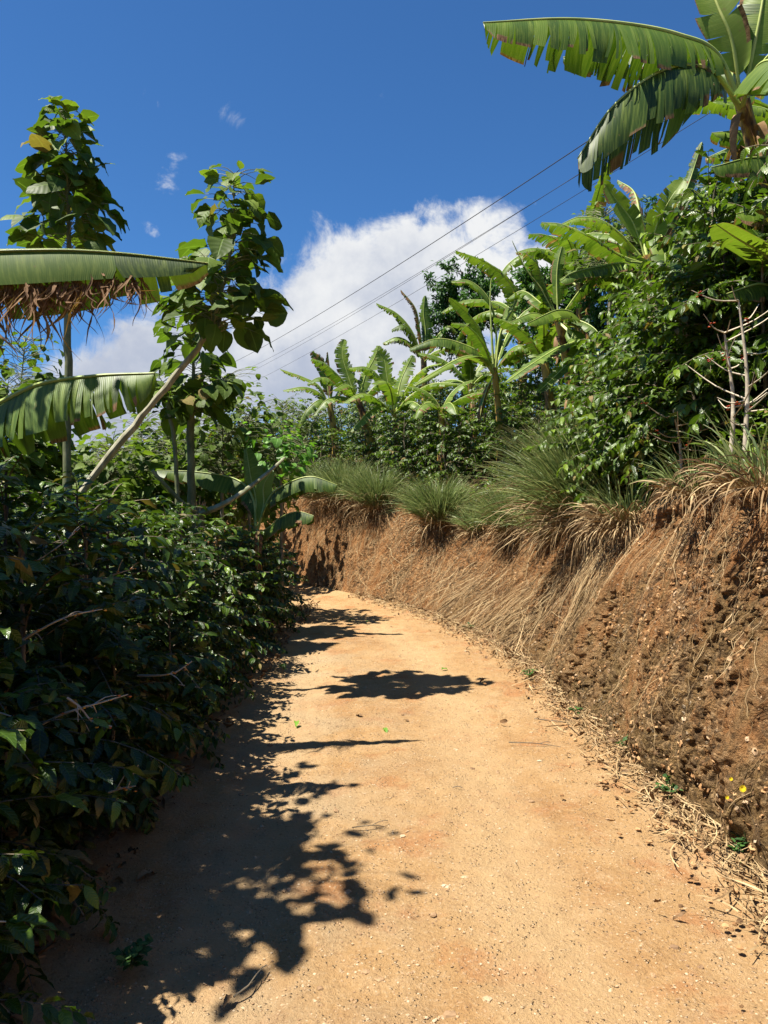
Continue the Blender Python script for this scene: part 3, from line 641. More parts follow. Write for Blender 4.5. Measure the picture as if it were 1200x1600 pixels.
second = [(-3.35, 2.9, 2.3), (-3.3, 4.1, 2.15), (-3.35, 5.3, 2.1), (-3.3, 6.6, 2.05), (-3.3, 7.9, 1.9), (-3.25, 9.3, 1.75), (-3.3, 10.8, 1.65), (-3.4, 12.3, 1.6), (-3.7, 13.9, 1.55)]
for i, (x, y, h) in enumerate(second):
    coffee.place(i + 2, (x, y, -.04), rr.random() * 6.28, (1.05, 1.05, h / 2.0), 'dark coffee bush, %s from the camera in the second row behind the roadside hedge' % ORD[i], 'coffee bush', 'coffee bushes of the left hedge')
third = [(-4.9, 7.2, 2.5), (-5.0, 9.0, 2.6), (-4.9, 11.0, 2.6), (-5.2, 13.2, 2.6), (-6.8, 11.0, 2.9), (-7.0, 13.5, 3.1)]
for i, (x, y, h) in enumerate(third):
    coffee.place(i + 1, (x, y, -.3), rr.random() * 6.28, (1.15, 1.15, h / 2.0), 'tall coffee bush, %s from the camera in the back rows left of the hedge' % ORD[i], 'coffee bush', 'coffee bushes of the left hedge')

# close sprigs reaching into the frame on the left
def sprig(px, py, Y, az, L, n, seed, label, lsz=.13):
    rng = np.random.default_rng(seed); tip = P(px, py, Y); d = np.array([math.cos(az), math.sin(az), -.1]); K = 9
    base = tip - d * L + np.array([0, 0, -.10]); root = empty('coffee_branch', tuple(base), label, 'branch', 'coffee branches leaning out of the hedge')
    pts = catmull([base, (base + tip) / 2 + [0, 0, .06], tip], K) - base
    st = MB(); tube(st, pts, np.linspace(.006, .0022, K), 5, .8); st.build('twig', M_pale, root)
    ff = np.linspace(.5, 1, n) * (K - 1); i = np.minimum(ff.astype(int), K - 2); fr = (ff - i)[:, None]; pp = pts[i] * (1 - fr) + pts[i + 1] * fr
    T = norm(pts[i + 1] - pts[i]); side = norm(np.cross(T, [0, 0, 1.])); fo = MB(); po = []; fw = []; up = []
    for sg in (-1, 1):
        po.append(pp); fw.append(T * .7 + sg * side * .8 + np.array([0, 0, -.25]) + .15 * rng.standard_normal((n, 3))); up.append(np.array([0, 0, 1.]) + .25 * rng.standard_normal((n, 3)))
    po.append(pp[-1:]); fw.append(T[-1:] + [0, 0, .2]); up.append(np.array([[0, 0, 1.]]))
    n2 = 2 * n + 1
    tm = [leaf_tmpl(9, .21, .45, .3, .7, .16, b=.85, seed=k) for k in range(3)]
    scatter(fo, tm, np.concatenate(po), np.concatenate(fw), np.concatenate(up), lsz * (.75 + .4 * rng.random(n2)), .45 + .4 * rng.random(n2), np.where(rng.random(n2) < .1, .7, 0), rng)
    fo.build('foliage', M_coffee, root)
sprig(85, 1335, 2.75, .15, .6, 4, 1, 'coffee branch with large sunlit leaves low at the left edge of the photo')
sprig(20, 1120, 2.6, -.3, .5, 3, 2, 'coffee branch with two pale leaf pairs at mid height by the left edge')
sprig(10, 1440, 2.1, .3, .5, 3, 3, 'coffee branch with drooping leaves in the bottom left corner')
sprig(262, 880, 5.2, .2, .7, 5, 4, 'coffee branch with a cluster of pale shining leaves in the middle of the hedge')
sprig(320, 1075, 4.6, .1, .8, 3, 5, 'thin coffee branch with few leaves reaching towards the road', .10)
sprig(250, 850, 5.0, .5, .6, 5, 6, 'coffee branch with glossy leaves near the top of the hedge')
BM = {}
def berries(root, pts, r, rng, lo=.5, hi=1.):
    for p in pts:
        k = int(rng.integers(0, 4)); key = (k, r, lo)
        if key not in BM:
            m = MB(); V, Q, U = BT_[0]; m.add(V * r, Q, U, lo + (hi - lo) * k / 3); BM[key] = m.mesh('berry', M_berry)
        o = bpy.data.objects.new('berry', BM[key]); COL.objects.link(o); o.parent = root; o.location = tuple(p)
def bare_branch(pts, seed, label, r=.0055, mat=None, bits=3):
    rng = np.random.default_rng(seed); pts = np.array([P(*p) for p in pts]); base = pts[0].copy()
    root = empty('bare_branch', tuple(base), label, 'branch', 'bare twigs showing in the hedge'); p = catmull(pts - base, 12)
    mb = MB(); tube(mb, p, np.linspace(r, r * .35, 12), 6, .7, rough=.15, rng=rng)
    for k in range(bits):
        i = rng.integers(3, 11); d = norm(p[i] - p[i - 1]) + .8 * rng.standard_normal(3); L = .04 + .07 * rng.random()
        tube(mb, catmull([p[i], p[i] + norm(d) * L * .5 + [0, 0, .01], p[i] + norm(d) * L], 5), np.linspace(r * .5, r * .2, 5), 4, .8)
    mb.build('twig', mat or M_pale, root)
    n = 5; berries(root, p[rng.integers(4, 12, n)] + .008 * rng.standard_normal((n, 3)), .008, rng)
bare_branch([(15, 930, 3.6), (40, 890, 3.55), (90, 855, 3.6), (125, 825, 3.7)], 1, 'bare pale twig rising at the left edge of the hedge')
bare_branch([(20, 1010, 3.2), (60, 985, 3.1), (110, 962, 3.1), (160, 952, 3.2)], 2, 'bare twig with yellow berries at mid height of the hedge', .006)
bare_branch([(60, 1135, 2.9), (100, 1115, 2.85), (150, 1100, 2.85), (200, 1085, 2.9)], 3, 'bare forked twig with orange berries low in the hedge', .006)
bare_branch([(105, 1090, 2.8), (125, 1105, 2.8), (145, 1128, 2.8), (175, 1135, 2.8)], 4, 'short bare twig crossing the forked twig low in the hedge', .005)
bare_branch([(215, 1056, 4.0), (250, 1055, 3.9), (275, 1050, 3.9), (300, 1033, 3.95)], 5, 'bare curved twig near the road side of the hedge', .007)
bare_branch([(150, 905, 4.4), (180, 897, 4.3), (210, 888, 4.35)], 6, 'short straight bare twig in the upper hedge', .007)
bare_branch([(170, 1238, 3.1), (190, 1232, 3.05), (212, 1228, 3.05)], 7, 'short bare twig close to the ground under the hedge', .005)

# hillside coffee
hillk = Kind([coffee_proto('hill_coffee_bush', 60 + i, 1.5, .75, 3, .085, (.09, .13), CTF, M_coffee_far, i == 0, .05) for i in range(4)])
def in_view(x, y, m=1.2):
    return y > .5 and -.5 * y - m < x < .5 * y + m
rows = [(.95, 1.15, 1.0), (1.9, 1.3, 1.0), (3.2, 1.45, 1.05), (4.7, 1.6, 1.1), (6.5, 1.8, 1.15), (8.6, 2.1, 1.2)]
RN = ['front row along the bank top', 'second row behind the grass clumps', 'third row up the slope', 'fourth row up the slope', 'fifth row up the slope', 'highest row on the crest']
cnt = 0
for ri, (d, sp, sc) in enumerate(rows):
    s = s_of_y(4.2); idx = 0
    while s < s_of_y(20):
        s += sp * (.85 + .3 * rr.random()); F, G, Nn = foot(np.array([s]))
        dd = d + .25 * rr.uniform(-1, 1); o = float(O_of(s)) + dd
        x = F[0, 0] + Nn[0, 0] * o; y = F[0, 1] + Nn[0, 1] * o
        if not in_view(x, y): continue
        if x < -.13 * y: continue
        big = float(np.interp(y, [5, 8, 9.5, 12, 20], [1.6, 1.6, 1.35, 1.2, 1.1]))
        if ri == 0 and y > 9: big *= .8
        z = hz(x, y) - .05
        hillk.place(cnt, (x, y, z), rr.random() * 6.28, (sc * (.75 + .25 * big), sc * (.75 + .25 * big), sc * big * rr.uniform(.88, 1.12)),
                    'hillside coffee bush, %s from the right edge in the %s' % (ORD[min(idx, 23)], RN[ri]), 'coffee bush', 'coffee bushes on the hillside'); cnt += 1; idx += 1
thick = Kind([coffee_proto('thicket_bush', 90 + i, 2.0, .82, 4, .07, (.10, .15), CT, M_coffee_far, False, .045) for i in range(3)])
for k, (px, Y, h, lab) in enumerate([(985, 9.0, 2.1, 'tall glossy bush forming the left end of the thicket on the bank'), (1045, 8.3, 2.35, 'tall glossy bush second from the left end of the thicket'), (1105, 7.7, 2.4, 'tall glossy bush in the middle of the thicket'),
        (1160, 7.1, 2.5, 'tall glossy bush right of the middle of the thicket'), (1225, 6.7, 2.4, 'tall glossy bush cut by the right edge of the photo'), (990, 7.9, 1.9, 'lower bush in front of the left end of the thicket'),
        (1060, 7.1, 1.8, 'lower bush in the middle of the front of the thicket'), (1130, 6.4, 1.8, 'lower bush behind the bare coffee stems'), (1205, 5.9, 1.9, 'lower bush in front at the right edge'), (950, 9.8, 1.6, 'small bush left of the thicket behind the largest grass clump')]):
    x = (px - 600) / FPX * Y; thick.place(k, (x, Y, hz(x, Y) - .05), rr.random() * 6.28, (1.05, 1.05, h / 2), lab, 'bush', 'bushes of the thicket')

# ------------------------------------------------------------------ banana plants
def banana_leaf(root, base, pts, W, seed, tears=26, th0=.15, th1=1.0, var=.32, dry_edge=.18, dry=.0, tear_start=.25, dry_from=9., pet=.12, gap=.25, halves=(-1, 1), side=None, rnd=.5, hang=False, missing=0., ragged=False):
    rng = np.random.default_rng(seed); pts = np.asarray(pts, float) - base; n = 60; C = catmull(pts, n)
    T = norm(np.gradient(C, axis=0)); Lt = np.linalg.norm(np.diff(C, axis=0), axis=1).sum()
    if side is None:
        hdir = pts[-1] - pts[0]; hdir = hdir * [1, 1, 0.0]
        if np.linalg.norm(hdir) < .25: hdir = np.array([1., .2, 0])
        sref = np.cross(norm(hdir), [0, 0, 1.])
    else: sref = np.asarray(side, float)
    S = norm(sref - T * (T @ sref)[:, None]); U_ = norm(np.cross(S, T)); U_ = U_ * np.sign(U_[:, 2:3].mean() + 1e-6)
    tg = np.linspace(0, 1, n)
    ip = lambda A, t: np.stack([np.interp(t, tg, A[:, k]) for k in range(3)], -1)
    mb = MB(); nu = 13 if ragged else 7; us = np.linspace(0, 1, nu)
    for hs in halves:
        bounds = [pet]
        while bounds[-1] < 1:
            st = (1 - pet) / max(tears, 1) * float(np.clip(math.exp(.75 * rng.standard_normal()), .2, 4)); bounds.append(min(1, bounds[-1] + st))
        if tears == 0: bounds = [pet, 1]
        for a, b in zip(bounds[:-1], bounds[1:]):
            if b - a < .003: continue
            if rng.random() < missing and .25 < a < .9: continue
            k = max(2, int((b - a) * 34) + 2); t = np.linspace(a, b, k); tc = (a + b) / 2
            dl = rng.standard_normal() * var; twist = .5 * var * rng.standard_normal(); gg = gap * 1.6 * rng.random() ** 2.5 if tears else 0; cut = 1 - (.22 * rng.random() ** 2 if tears else 0); sk = rng.standard_normal() * .12 * (1 if tears else 0)
            r = np.clip(rnd + .16 * rng.standard_normal(), 0, 1)
            d0 = 1. if rng.random() < dry else 0.
            ts = min(.85, tear_start + .45 * rng.random() ** 2); ramp = np.clip((us - ts) / (1 - ts), 0, 1)
            tq = tc + (t[None] - tc) * (1 - gg * ramp[:, None])                   # (nu,k)
            tn = np.clip((t - pet) / (1 - pet), 0, 1); w = W * np.maximum(np.sin(PI * tn ** .72), 0) ** .42 * cut + .004
            pos = ip(C, tq.ravel()).reshape(nu, k, 3); Sd = ip(S, t); Ud = ip(U_, t); Td = ip(T, t)
            th = th0 + (th1 - th0) * us + dl * ramp; loc = np.zeros((nu, k, 3)); acc = np.zeros((k, 3))
            if ragged:
                cut = float(rng.uniform(.5, 1.1) * (1.75 - 1.25 * a + .35 * math.sin(a * 31 + seed) + .2 * math.sin(a * 67)) * (.45 if rng.random() < .25 else 1)); w = w / max(1e-6, w.max()) * W * np.minimum(1, w / w.max()) * cut; gg = rng.uniform(.05, .6)
                tq = tc + (t[None] - tc) * (1 - gg * np.clip((us[:, None] - .30 / cut) / .3, 0, 1) ** .7); pos = ip(C, np.clip(tq, 0, 1).ravel()).reshape(nu, k, 3)
                th = th + .7 * rng.standard_normal() * np.clip(us - .5, 0, 1) + .35 * np.sin(us * 9 + rng.random() * 6) * (us > .4); d0 = 0.; r = rng.random(); sk = .6 * rng.standard_normal(); ramp = np.clip((us - .35 / cut) / .5, 0, 1); dfx = dry_from / cut
            else: dfx = dry_from
            for i in range(1, nu):
                c, s_ = math.cos(th[i]), math.sin(th[i])
                down = -Ud if not hang else np.array([[0, 0, -1.]])
                dv = hs * Sd * c + down * s_ + Td * (.22 + sk * ramp[i]) + hs * Td * 0
                dv = dv + (Ud * twist * ramp[i]) * ((t - tc) / (b - a + 1e-6))[:, None]
                acc = acc + dv * (w / (nu - 1))[:, None]; loc[i] = acc
            V = pos + loc
            Uc = np.stack([np.broadcast_to(t * Lt, (nu, k)), np.broadcast_to(us[:, None], (nu, k))], -1)
            if rng.random() < .55 and not ragged: dfx = 9.; de = .02
            else: de = dry_edge
            D = np.maximum(np.maximum(d0, (us[:, None] > dfx) * 1.0 * np.ones((1, k))), np.clip((us[:, None] - (1 - de * 1.6 * rng.random())) / .1, 0, 1) * .8 * np.ones((1, k)))
            mb.add(V, grid_q(nu, k), Uc, r, D.ravel())
    lf = mb.build('leaf', M_banana, root)
    rb = MB(); rad = np.interp(tg, [0, pet, 1], [.030, .020, .004]) * (Lt / 2.2) ** .6
    tube(rb, C + U_ * .004, rad, 6, .4 + .3 * rng.random()); rb.build('midrib', M_midrib, lf)
    return lf
def banana_stem(root, base, top, r0, r1, seed, sheaths=5, bend=.05):
    rng = np.random.default_rng(seed); a = np.zeros(3); b = np.asarray(top, float) - base
    mid = (a + b) / 2 + np.array([bend, 0, 0]); n = 26; p = catmull([a - [0, 0, .15], mid, b], n)
    mb = MB(); rad = np.linspace(r0, r1, n) * (1 + .05 * np.sin(np.linspace(0, 19, n) + seed)); tube(mb, p, rad, 14, .5, rough=.04, rng=rng)
    mb.build('stem', M_sheath, root)
    for k in range(sheaths):
        sh = MB()
        i = rng.integers(n // 4, n - 2); az = rng.random() * 2 * PI; o = np.array([math.cos(az), math.sin(az), 0]); L = .25 + .45 * rng.random()
        q = np.array([p[i] + o * rad[i], p[i] + o * (rad[i] + .06) + [0, 0, .03], p[i] + o * (rad[i] + .10) - [0, 0, L * .45], p[i] + o * (rad[i] + .05) - [0, 0, L]])
        c = catmull(q, 9)[None]; ribbons(sh, c, np.array([.02 + .03 * rng.random()]), o[None] + .2 * rng.standard_normal((1, 3)), np.array([.3 + .4 * rng.random()]))
        sh.build('dry_sheath', M_litter, root)
def banana(base, crown, label, leaves, Y, seed, r0=.10, r1=.07, sheaths=5, W=.26, auto=0, autoL=1.6, tears=26, group='banana plants on the hillside'):
    base = np.asarray(base, float); crown = np.asarray(crown, float)
    root = empty('banana_plant', tuple(base), label, 'banana plant', group)
    banana_stem(root, base, crown, r0, r1, seed, sheaths)
    rng = np.random.default_rng(seed)
    for k, lf in enumerate(leaves):
        pts = [P(x, y, Y + dY) for x, y, dY in lf['p']]
        kw = {q: v for q, v in lf.items() if q != 'p'}; kw.setdefault('W', W); kw.setdefault('tears', tears)
        banana_leaf(root, base, [crown - [0, 0, .12], *pts] if not lf.get('own') else pts, seed=seed * 31 + k, **{q: v for q, v in kw.items() if q != 'own'})
    for k in range(auto):
        az = 2 * PI * (k * .618 + rng.random() * .1); e0 = .5 + .9 * rng.random(); L = autoL * rng.uniform(.75, 1.1)
        o = np.array([math.cos(az), math.sin(az), 0]); e = np.linspace(e0, e0 - rng.uniform(.7, 1.7), 5); p = [crown - [0, 0, .1]]
        for q in e: p.append(p[-1] + (o * math.cos(q) + np.array([0, 0, 1.]) * math.sin(q)) * L / 5)
        banana_leaf(root, base, p, W, seed * 57 + k, tears, rnd=.4 + .35 * rng.random(), th1=rng.uniform(.5, 1.2), dry=.04)
    return root

# big plant top right
Y1 = 6.5
banana([3.62, 6.6, hz(3.62, 6.6)], P(1158, 150, Y1), 'tall banana plant with a spotted brown stem at the upper right edge of the photo', [
    dict(p=[(1120, 85, -.1), (1060, 55, -.3), (980, 38, -.5), (880, 30, -.7), (755, 36, -.9)], W=.47, tears=44, th0=.8, th1=1.4, var=.10, gap=.42, tear_start=.15, rnd=.42, pet=.16, hang=True),
    dict(p=[(1110, 100, .5), (1040, 75, .7), (960, 72, .9), (880, 90, 1.0)], W=.34, tears=34, th0=.6, th1=1.4, var=.12, gap=.4, tear_start=.15, rnd=.25, hang=True),
    dict(p=[(1120, 118, -.25), (1075, 102, -.4), (1020, 118, -.55), (955, 170, -.7), (903, 248, -.8)], W=.56, tears=26, th0=1.0, th1=1.4, var=.10, gap=.15, tear_start=.45, rnd=.0, pet=.2, hang=True, side=(-.3, -1, .2)),
    dict(p=[(1145, 70, -.1), (1122, 10, -.1), (1090, -70, 0), (1060, -120, .1)], W=.19, tears=7, th0=-.1, th1=.35, rnd=.8, side=(1, -.35, .2)),
    dict(p=[(1185, 40, -.1), (1200, -40, -.1), (1225, -110, -.1)], W=.2, tears=10, th0=0, th1=.5, rnd=.7, side=(1, -.5, 0)),
    dict(p=[(1140, 110, .3), (1090, 120, .6), (1030, 125, 1.0)], W=.20, tears=6, th0=.7, th1=1.3, rnd=.6, hang=True),
    dict(p=[(1200, 90, -.2), (1260, 60, -.4), (1360, 90, -.6), (1420, 170, -.6)], W=.34, tears=22, th0=.4, th1=1.1, rnd=.5),
    dict(p=[(1190, 120, .3), (1240, 110, .8), (1300, 140, 1.4)], W=.3, tears=14, th0=.3, th1=1.0, rnd=.6),
    dict(p=[(1180, 110, -.4), (1210, 95, -.9), (1260, 120, -1.4)], W=.3, tears=14, th0=.5, th1=1.2, rnd=.5),
], Y1, 7, .085, .062, 9)
# plants whose leaves come in from the right edge
banana([5.0, 8.6, hz(5.0, 8.6)], P(1270, 260, 8.6), 'banana plant standing beyond the right edge with torn leaves reaching in', [
    dict(p=[(1215, 185, -.2), (1165, 165, -.3), (1110, 158, -.4)], W=.22, tears=26, th0=.3, th1=1.2, rnd=.85, gap=.4, hang=True),
    dict(p=[(1220, 220, -.2), (1170, 205, -.3), (1112, 208, -.4)], W=.24, tears=22, th0=.3, th1=1.2, rnd=.7, dry_edge=.3, hang=True),
    dict(p=[(1230, 215, .2), (1160, 225, .3), (1102, 248, .4)], W=.2, tears=40, th0=.3, th1=1.2, rnd=.7, dry=.3, dry_edge=.5, gap=.5, hang=True),
], 8.6, 12, auto=5, autoL=1.9)
banana([3.75, 6.2, hz(3.75, 6.2)], P(1240, 350, 6.2), 'shorter banana plant beyond the right edge with dark drooping leaves', [
    dict(p=[(1220, 262, -.2), (1180, 247, -.3), (1112, 262, -.4)], W=.22, tears=6, th0=.9, th1=1.35, rnd=.05, hang=True),
    dict(p=[(1210, 330, -.3), (1190, 325, -.5), (1150, 335, -.6)], W=.2, tears=12, th0=.7, th1=1.3, rnd=.5, dry_edge=.4, hang=True),
    dict(p=[(1225, 420, -.5), (1190, 395, -.8), (1150, 372, -1.0), (1118, 350, -1.1)], W=.17, tears=5, th0=-.3, th1=.2, rnd=.75),
    dict(p=[(1215, 440, -.5), (1180, 445, -.8), (1135, 460, -1.0)], W=.15, tears=6, th0=.8, th1=1.3, rnd=.05, hang=True),
], 6.2, 13)
banana([3.5, 9.6, hz(3.5, 9.6)], P(1012, 400, 9.6), 'banana plant with bright upright leaves above the coffee at the upper right', [
    dict(p=[(990, 350, 0), (965, 315, 0), (945, 288, 0)], W=0.136, tears=5, th0=.2, th1=.6, rnd=.75, side=(1, -.4, .3)),
    dict(p=[(975, 372, 0), (940, 345, -.1), (905, 340, -.2), (878, 350, -.3)], W=0.136, tears=25, th0=.3, th1=.9, rnd=.8, hang=True),
    dict(p=[(970, 400, -.3), (925, 372, -.5), (880, 352, -.7), (846, 348, -.8)], W=0.192, tears=37, th0=.2, th1=.9, rnd=.6, gap=.35, dry_edge=.2),
    dict(p=[(975, 375, .3), (930, 365, .6), (890, 372, .8)], W=0.144, tears=25, th0=.4, th1=1.1, rnd=.5, hang=True),
    dict(p=[(1025, 355, -.1), (1045, 315, -.2), (1068, 280, -.2)], W=0.160, tears=10, th0=0, th1=.4, rnd=.85, side=(1, -.3, .3)),
    dict(p=[(1030, 370, -.3), (1038, 385, -.6), (1040, 440, -.8)], W=0.200, tears=4, th0=-.1, th1=.2, rnd=.75, side=(1, 0, 0)),
    dict(p=[(1050, 345, .2), (1075, 290, .3), (1097, 222, .3)], W=0.120, tears=33, th0=.2, th1=.8, rnd=.2, dry=.3, side=(1, -.2, .3)),
    dict(p=[(1000, 340, .8), (990, 300, 1.2), (965, 282, 1.6)], W=0.100, tears=37, th0=.3, th1=1, rnd=.5, dry=.5),
    dict(p=[(985, 410, -.3), (945, 415, -.5), (900, 425, -.7), (875, 440, -.8)], W=0.176, tears=25, th0=.5, th1=1.2, rnd=.3, hang=True),
    dict(p=[(1050, 390, -.2), (1090, 380, -.3), (1125, 420, -.3)], W=0.160, tears=25, th0=.4, th1=1.1, rnd=.4),
], 9.6, 21)
banana([3.1, 12.0, hz(3.1, 12.0)], P(872, 490, 12), 'banana plant with a straight unopened leaf spear beside the coffee thicket', [
    dict(p=[(845, 450, 0), (822, 420, 0), (800, 376, 0)], W=0.035, tears=0, th0=1.2, th1=1.5, rnd=.35, pet=.02, side=(1, 0, 0)),
    dict(p=[(870, 440, 0), (872, 410, 0), (878, 385, 0)], W=0.128, tears=8, th0=.2, th1=.6, rnd=.7, side=(1, -.4, .2)),
    dict(p=[(850, 445, 0), (838, 410, -.1), (820, 395, -.3)], W=0.150, tears=37, th0=.4, th1=1.1, rnd=.4, dry=.1),
    dict(p=[(910, 450, -.2), (940, 428, -.3), (975, 430, -.5)], W=0.176, tears=21, th0=.4, th1=1.0, rnd=.3, hang=True),
    dict(p=[(850, 495, -.5), (830, 490, -.8), (795, 505, -1.0)], W=0.160, tears=25, th0=.3, th1=.9, rnd=.6),
    dict(p=[(895, 490, -.6), (870, 485, -1.0), (825, 505, -1.4)], W=0.192, tears=21, th0=.6, th1=1.25, rnd=.6, hang=True),
    dict(p=[(900, 530, -.5), (870, 545, -.9), (830, 570, -1.2), (790, 598, -1.4)], W=0.176, tears=18, th0=-.2, th1=.3, rnd=.55),
    dict(p=[(905, 540, -.6), (885, 570, -1.0), (840, 614, -1.3)], W=0.160, tears=16, th0=-.2, th1=.3, rnd=.45, dry_edge=.2),
    dict(p=[(900, 500, -.3), (930, 515, -.6), (950, 550, -.8)], W=0.160, tears=16, th0=.4, th1=1.0, rnd=.4),
    dict(p=[(840, 470, .3), (815, 455, .5), (790, 470, .6)], W=0.160, tears=21, th0=.3, th1=1, rnd=.5),
], 12, 33)
banana([2.1, 14.0, hz(2.1, 14.0)], P(772, 575, 14), 'banana plant with a tall pale leaf stalk above the middle of the slope', [
    dict(p=[(768, 520, 0), (766, 470, 0), (768, 435, 0), (775, 418, 0)], W=0.040, tears=0, th0=1.2, th1=1.5, rnd=.8, pet=.3, side=(1, 0, 0)),
    dict(p=[(782, 520, 0), (805, 470, -.1), (790, 435, -.2), (755, 408, -.3), (712, 392, -.4)], W=0.216, tears=43, th0=.1, th1=.7, rnd=.65, pet=.25),
    dict(p=[(775, 520, .2), (765, 470, .2), (735, 440, .2), (705, 440, .2)], W=0.160, tears=21, th0=.4, th1=1.1, rnd=.6, hang=True),
    dict(p=[(755, 555, -.2), (715, 535, -.3), (680, 530, -.4), (640, 545, -.5)], W=0.240, tears=21, th0=.6, th1=1.3, rnd=.3, hang=True),
    dict(p=[(790, 555, -.3), (810, 540, -.5), (838, 545, -.6)], W=0.208, tears=16, th0=.5, th1=1.2, rnd=.7, hang=True),
    dict(p=[(750, 560, -.6), (725, 558, -1.2), (690, 575, -1.6), (645, 603, -1.9)], W=0.176, tears=16, th0=-.1, th1=.5, rnd=.8),
    dict(p=[(755, 530, -.1), (735, 495, -.2), (702, 465, -.3)], W=0.176, tears=12, th0=.2, th1=.8, rnd=.6, side=(.4, -1, .3)),
    dict(p=[(755, 540, -.5), (730, 510, -.8), (705, 505, -1.0)], W=0.160, tears=16, th0=.2, th1=.8, rnd=.5),
    dict(p=[(790, 530, .2), (812, 495, .3), (832, 478, .3)], W=0.176, tears=25, th0=.0, th1=.5, rnd=.6, side=(.6, -1, .2)),
    dict(p=[(785, 510, .4), (800, 470, .6), (820, 450, .7)], W=0.160, tears=25, th0=.2, th1=.8, rnd=.5),
    dict(p=[(760, 610, -.2), (752, 640, -.3), (750, 660, -.3)], W=0.100, tears=12, th0=.8, th1=1.3, rnd=.3, dry=.8, side=(1, 0, 0)),
], 14, 41, .06, .055)
banana([.25, 16.6, hz(.25, 16.6)], P(615, 640, 16.6), 'banana plant with twin yellow stems in the middle of the slope', [
    dict(p=[(600, 600, 0), (575, 575, -.2), (545, 575, -.4)], rnd=.6), dict(p=[(605, 590, 0), (600, 560, 0), (592, 548, 0)], rnd=.8, side=(1, -.4, .2), th0=.1, th1=.5),
    dict(p=[(640, 600, 0), (665, 575, -.2), (690, 568, -.3)], rnd=.75, th0=0, th1=.6), dict(p=[(640, 620, -.3), (675, 600, -.6), (720, 600, -.9)], rnd=.6, th1=.8),
    dict(p=[(590, 625, -.4), (565, 615, -.8), (535, 630, -1.1)], rnd=.7, th1=.7), dict(p=[(595, 635, -.4), (575, 645, -.8), (548, 675, -1)], rnd=.5, th1=.8),
    dict(p=[(625, 600, .2), (635, 575, .3), (645, 555, .3)], rnd=.7, side=(1, -.5, .2), th0=.1, th1=.5), dict(p=[(635, 630, -.4), (650, 630, -.8), (672, 650, -1.1)], rnd=.6, th1=.8),
    dict(p=[(610, 610, -.5), (598, 595, -1.0), (580, 600, -1.5)], rnd=.8, th1=.5)], 16.6, 51, .06, .05, W=0.208, tears=27)
banana([-.2, 17.6, hz(-.2, 17.6)], P(560, 625, 17.6), 'banana plant with many leaves just left of the twin stemmed one', [
    dict(p=[(545, 590, 0), (535, 555, 0), (538, 530, 0)], rnd=.8, side=(1, -.4, .2), th0=.1, th1=.5), dict(p=[(570, 590, 0), (585, 560, 0), (592, 540, 0)], rnd=.75, side=(1, -.5, .2), th0=0, th1=.5),
    dict(p=[(530, 600, 0), (500, 590, -.2), (480, 600, -.4)], rnd=.5), dict(p=[(540, 600, -.3), (510, 570, -.6), (487, 560, -.8)], rnd=.6), dict(p=[(535, 620, -.4), (510, 625, -.8), (490, 650, -1)], rnd=.6),
    dict(p=[(590, 600, -.3), (610, 590, -.5), (640, 610, -.7)], rnd=.5), dict(p=[(550, 610, -.6), (540, 600, -1.1), (520, 610, -1.6)], rnd=.7)], 17.6, 52, W=0.208, tears=27)
banana([-1.2, 19.0, hz(-1.2, 19.0)], P(515, 630, 19.0), 'leftmost banana plant on the hillside with leaves pointing left into the sky', [
    dict(p=[(500, 605, 0), (475, 590, 0), (438, 577, 0)], rnd=.8, th0=.1, th1=.7), dict(p=[(500, 615, -.2), (475, 605, -.4), (442, 610, -.5)], rnd=.6), dict(p=[(510, 590, 0), (500, 565, 0), (487, 550, 0)], rnd=.3, dry=.4, side=(1, -.3, .2)),
    dict(p=[(520, 600, 0), (515, 575, 0), (512, 550, 0)], rnd=.2, dry=.5, W=0.120), dict(p=[(500, 625, -.5), (480, 640, -.8), (470, 660, -.9)], rnd=.4), dict(p=[(530, 610, 0), (550, 590, 0), (565, 600, 0)], rnd=.6)], 19, 53, W=0.200, tears=33)
banana([.95, 19.0, hz(.95, 19.0)], P(662, 560, 19.0), 'banana plant with tattered leaves beside the dark tree on the crest', [
    dict(p=[(645, 520, 0), (620, 490, 0), (588, 474, 0)], rnd=.7, tears=47, gap=.4), dict(p=[(655, 510, 0), (648, 480, 0), (626, 453, 0)], rnd=.2, dry=.8, W=0.140, tears=47), dict(p=[(645, 540, 0), (622, 527, 0), (598, 536, 0)], rnd=.6, dry_edge=.3, hang=True, th0=.5, th1=1.2),
    dict(p=[(645, 525, -.2), (630, 508, -.3), (612, 515, -.4)], rnd=.1, hang=True, th0=.6, th1=1.2), dict(p=[(665, 520, 0), (662, 490, 0), (664, 462, 0)], rnd=.5, side=(1, -.4, .1)), dict(p=[(680, 530, 0), (700, 510, 0), (715, 520, 0)], rnd=.4), dict(p=[(680, 550, -.5), (710, 545, -.9), (730, 570, -1)], rnd=.6)], 19, 54, W=0.200, tears=33)
banana([1.9, 16.5, hz(1.9, 16.5)], P(735, 600, 16.5), 'small banana plant behind the one with the tall stalk', [], 16.5, 55, W=0.200, auto=8, autoL=1.5, tears=25)
banana([3.5, 13.8, hz(3.5, 13.8)], P(905, 440, 13.8), 'banana plant half hidden behind the unopened spear', [], 13.8, 56, W=0.208, auto=7, autoL=1.7, tears=25)
banana([4.6, 11.8, hz(4.6, 11.8)], P(985, 470, 11.8), 'banana plant mostly hidden inside the thicket', [], 11.8, 57, W=.24, auto=7, autoL=1.7, tears=24)
banana([1.1, 15.2, hz(1.1, 15.2)], P(690, 640, 15.2), 'low banana plant in the bushes between the two larger ones', [], 15.2, 58, W=.2, auto=7, autoL=1.2, tears=21)
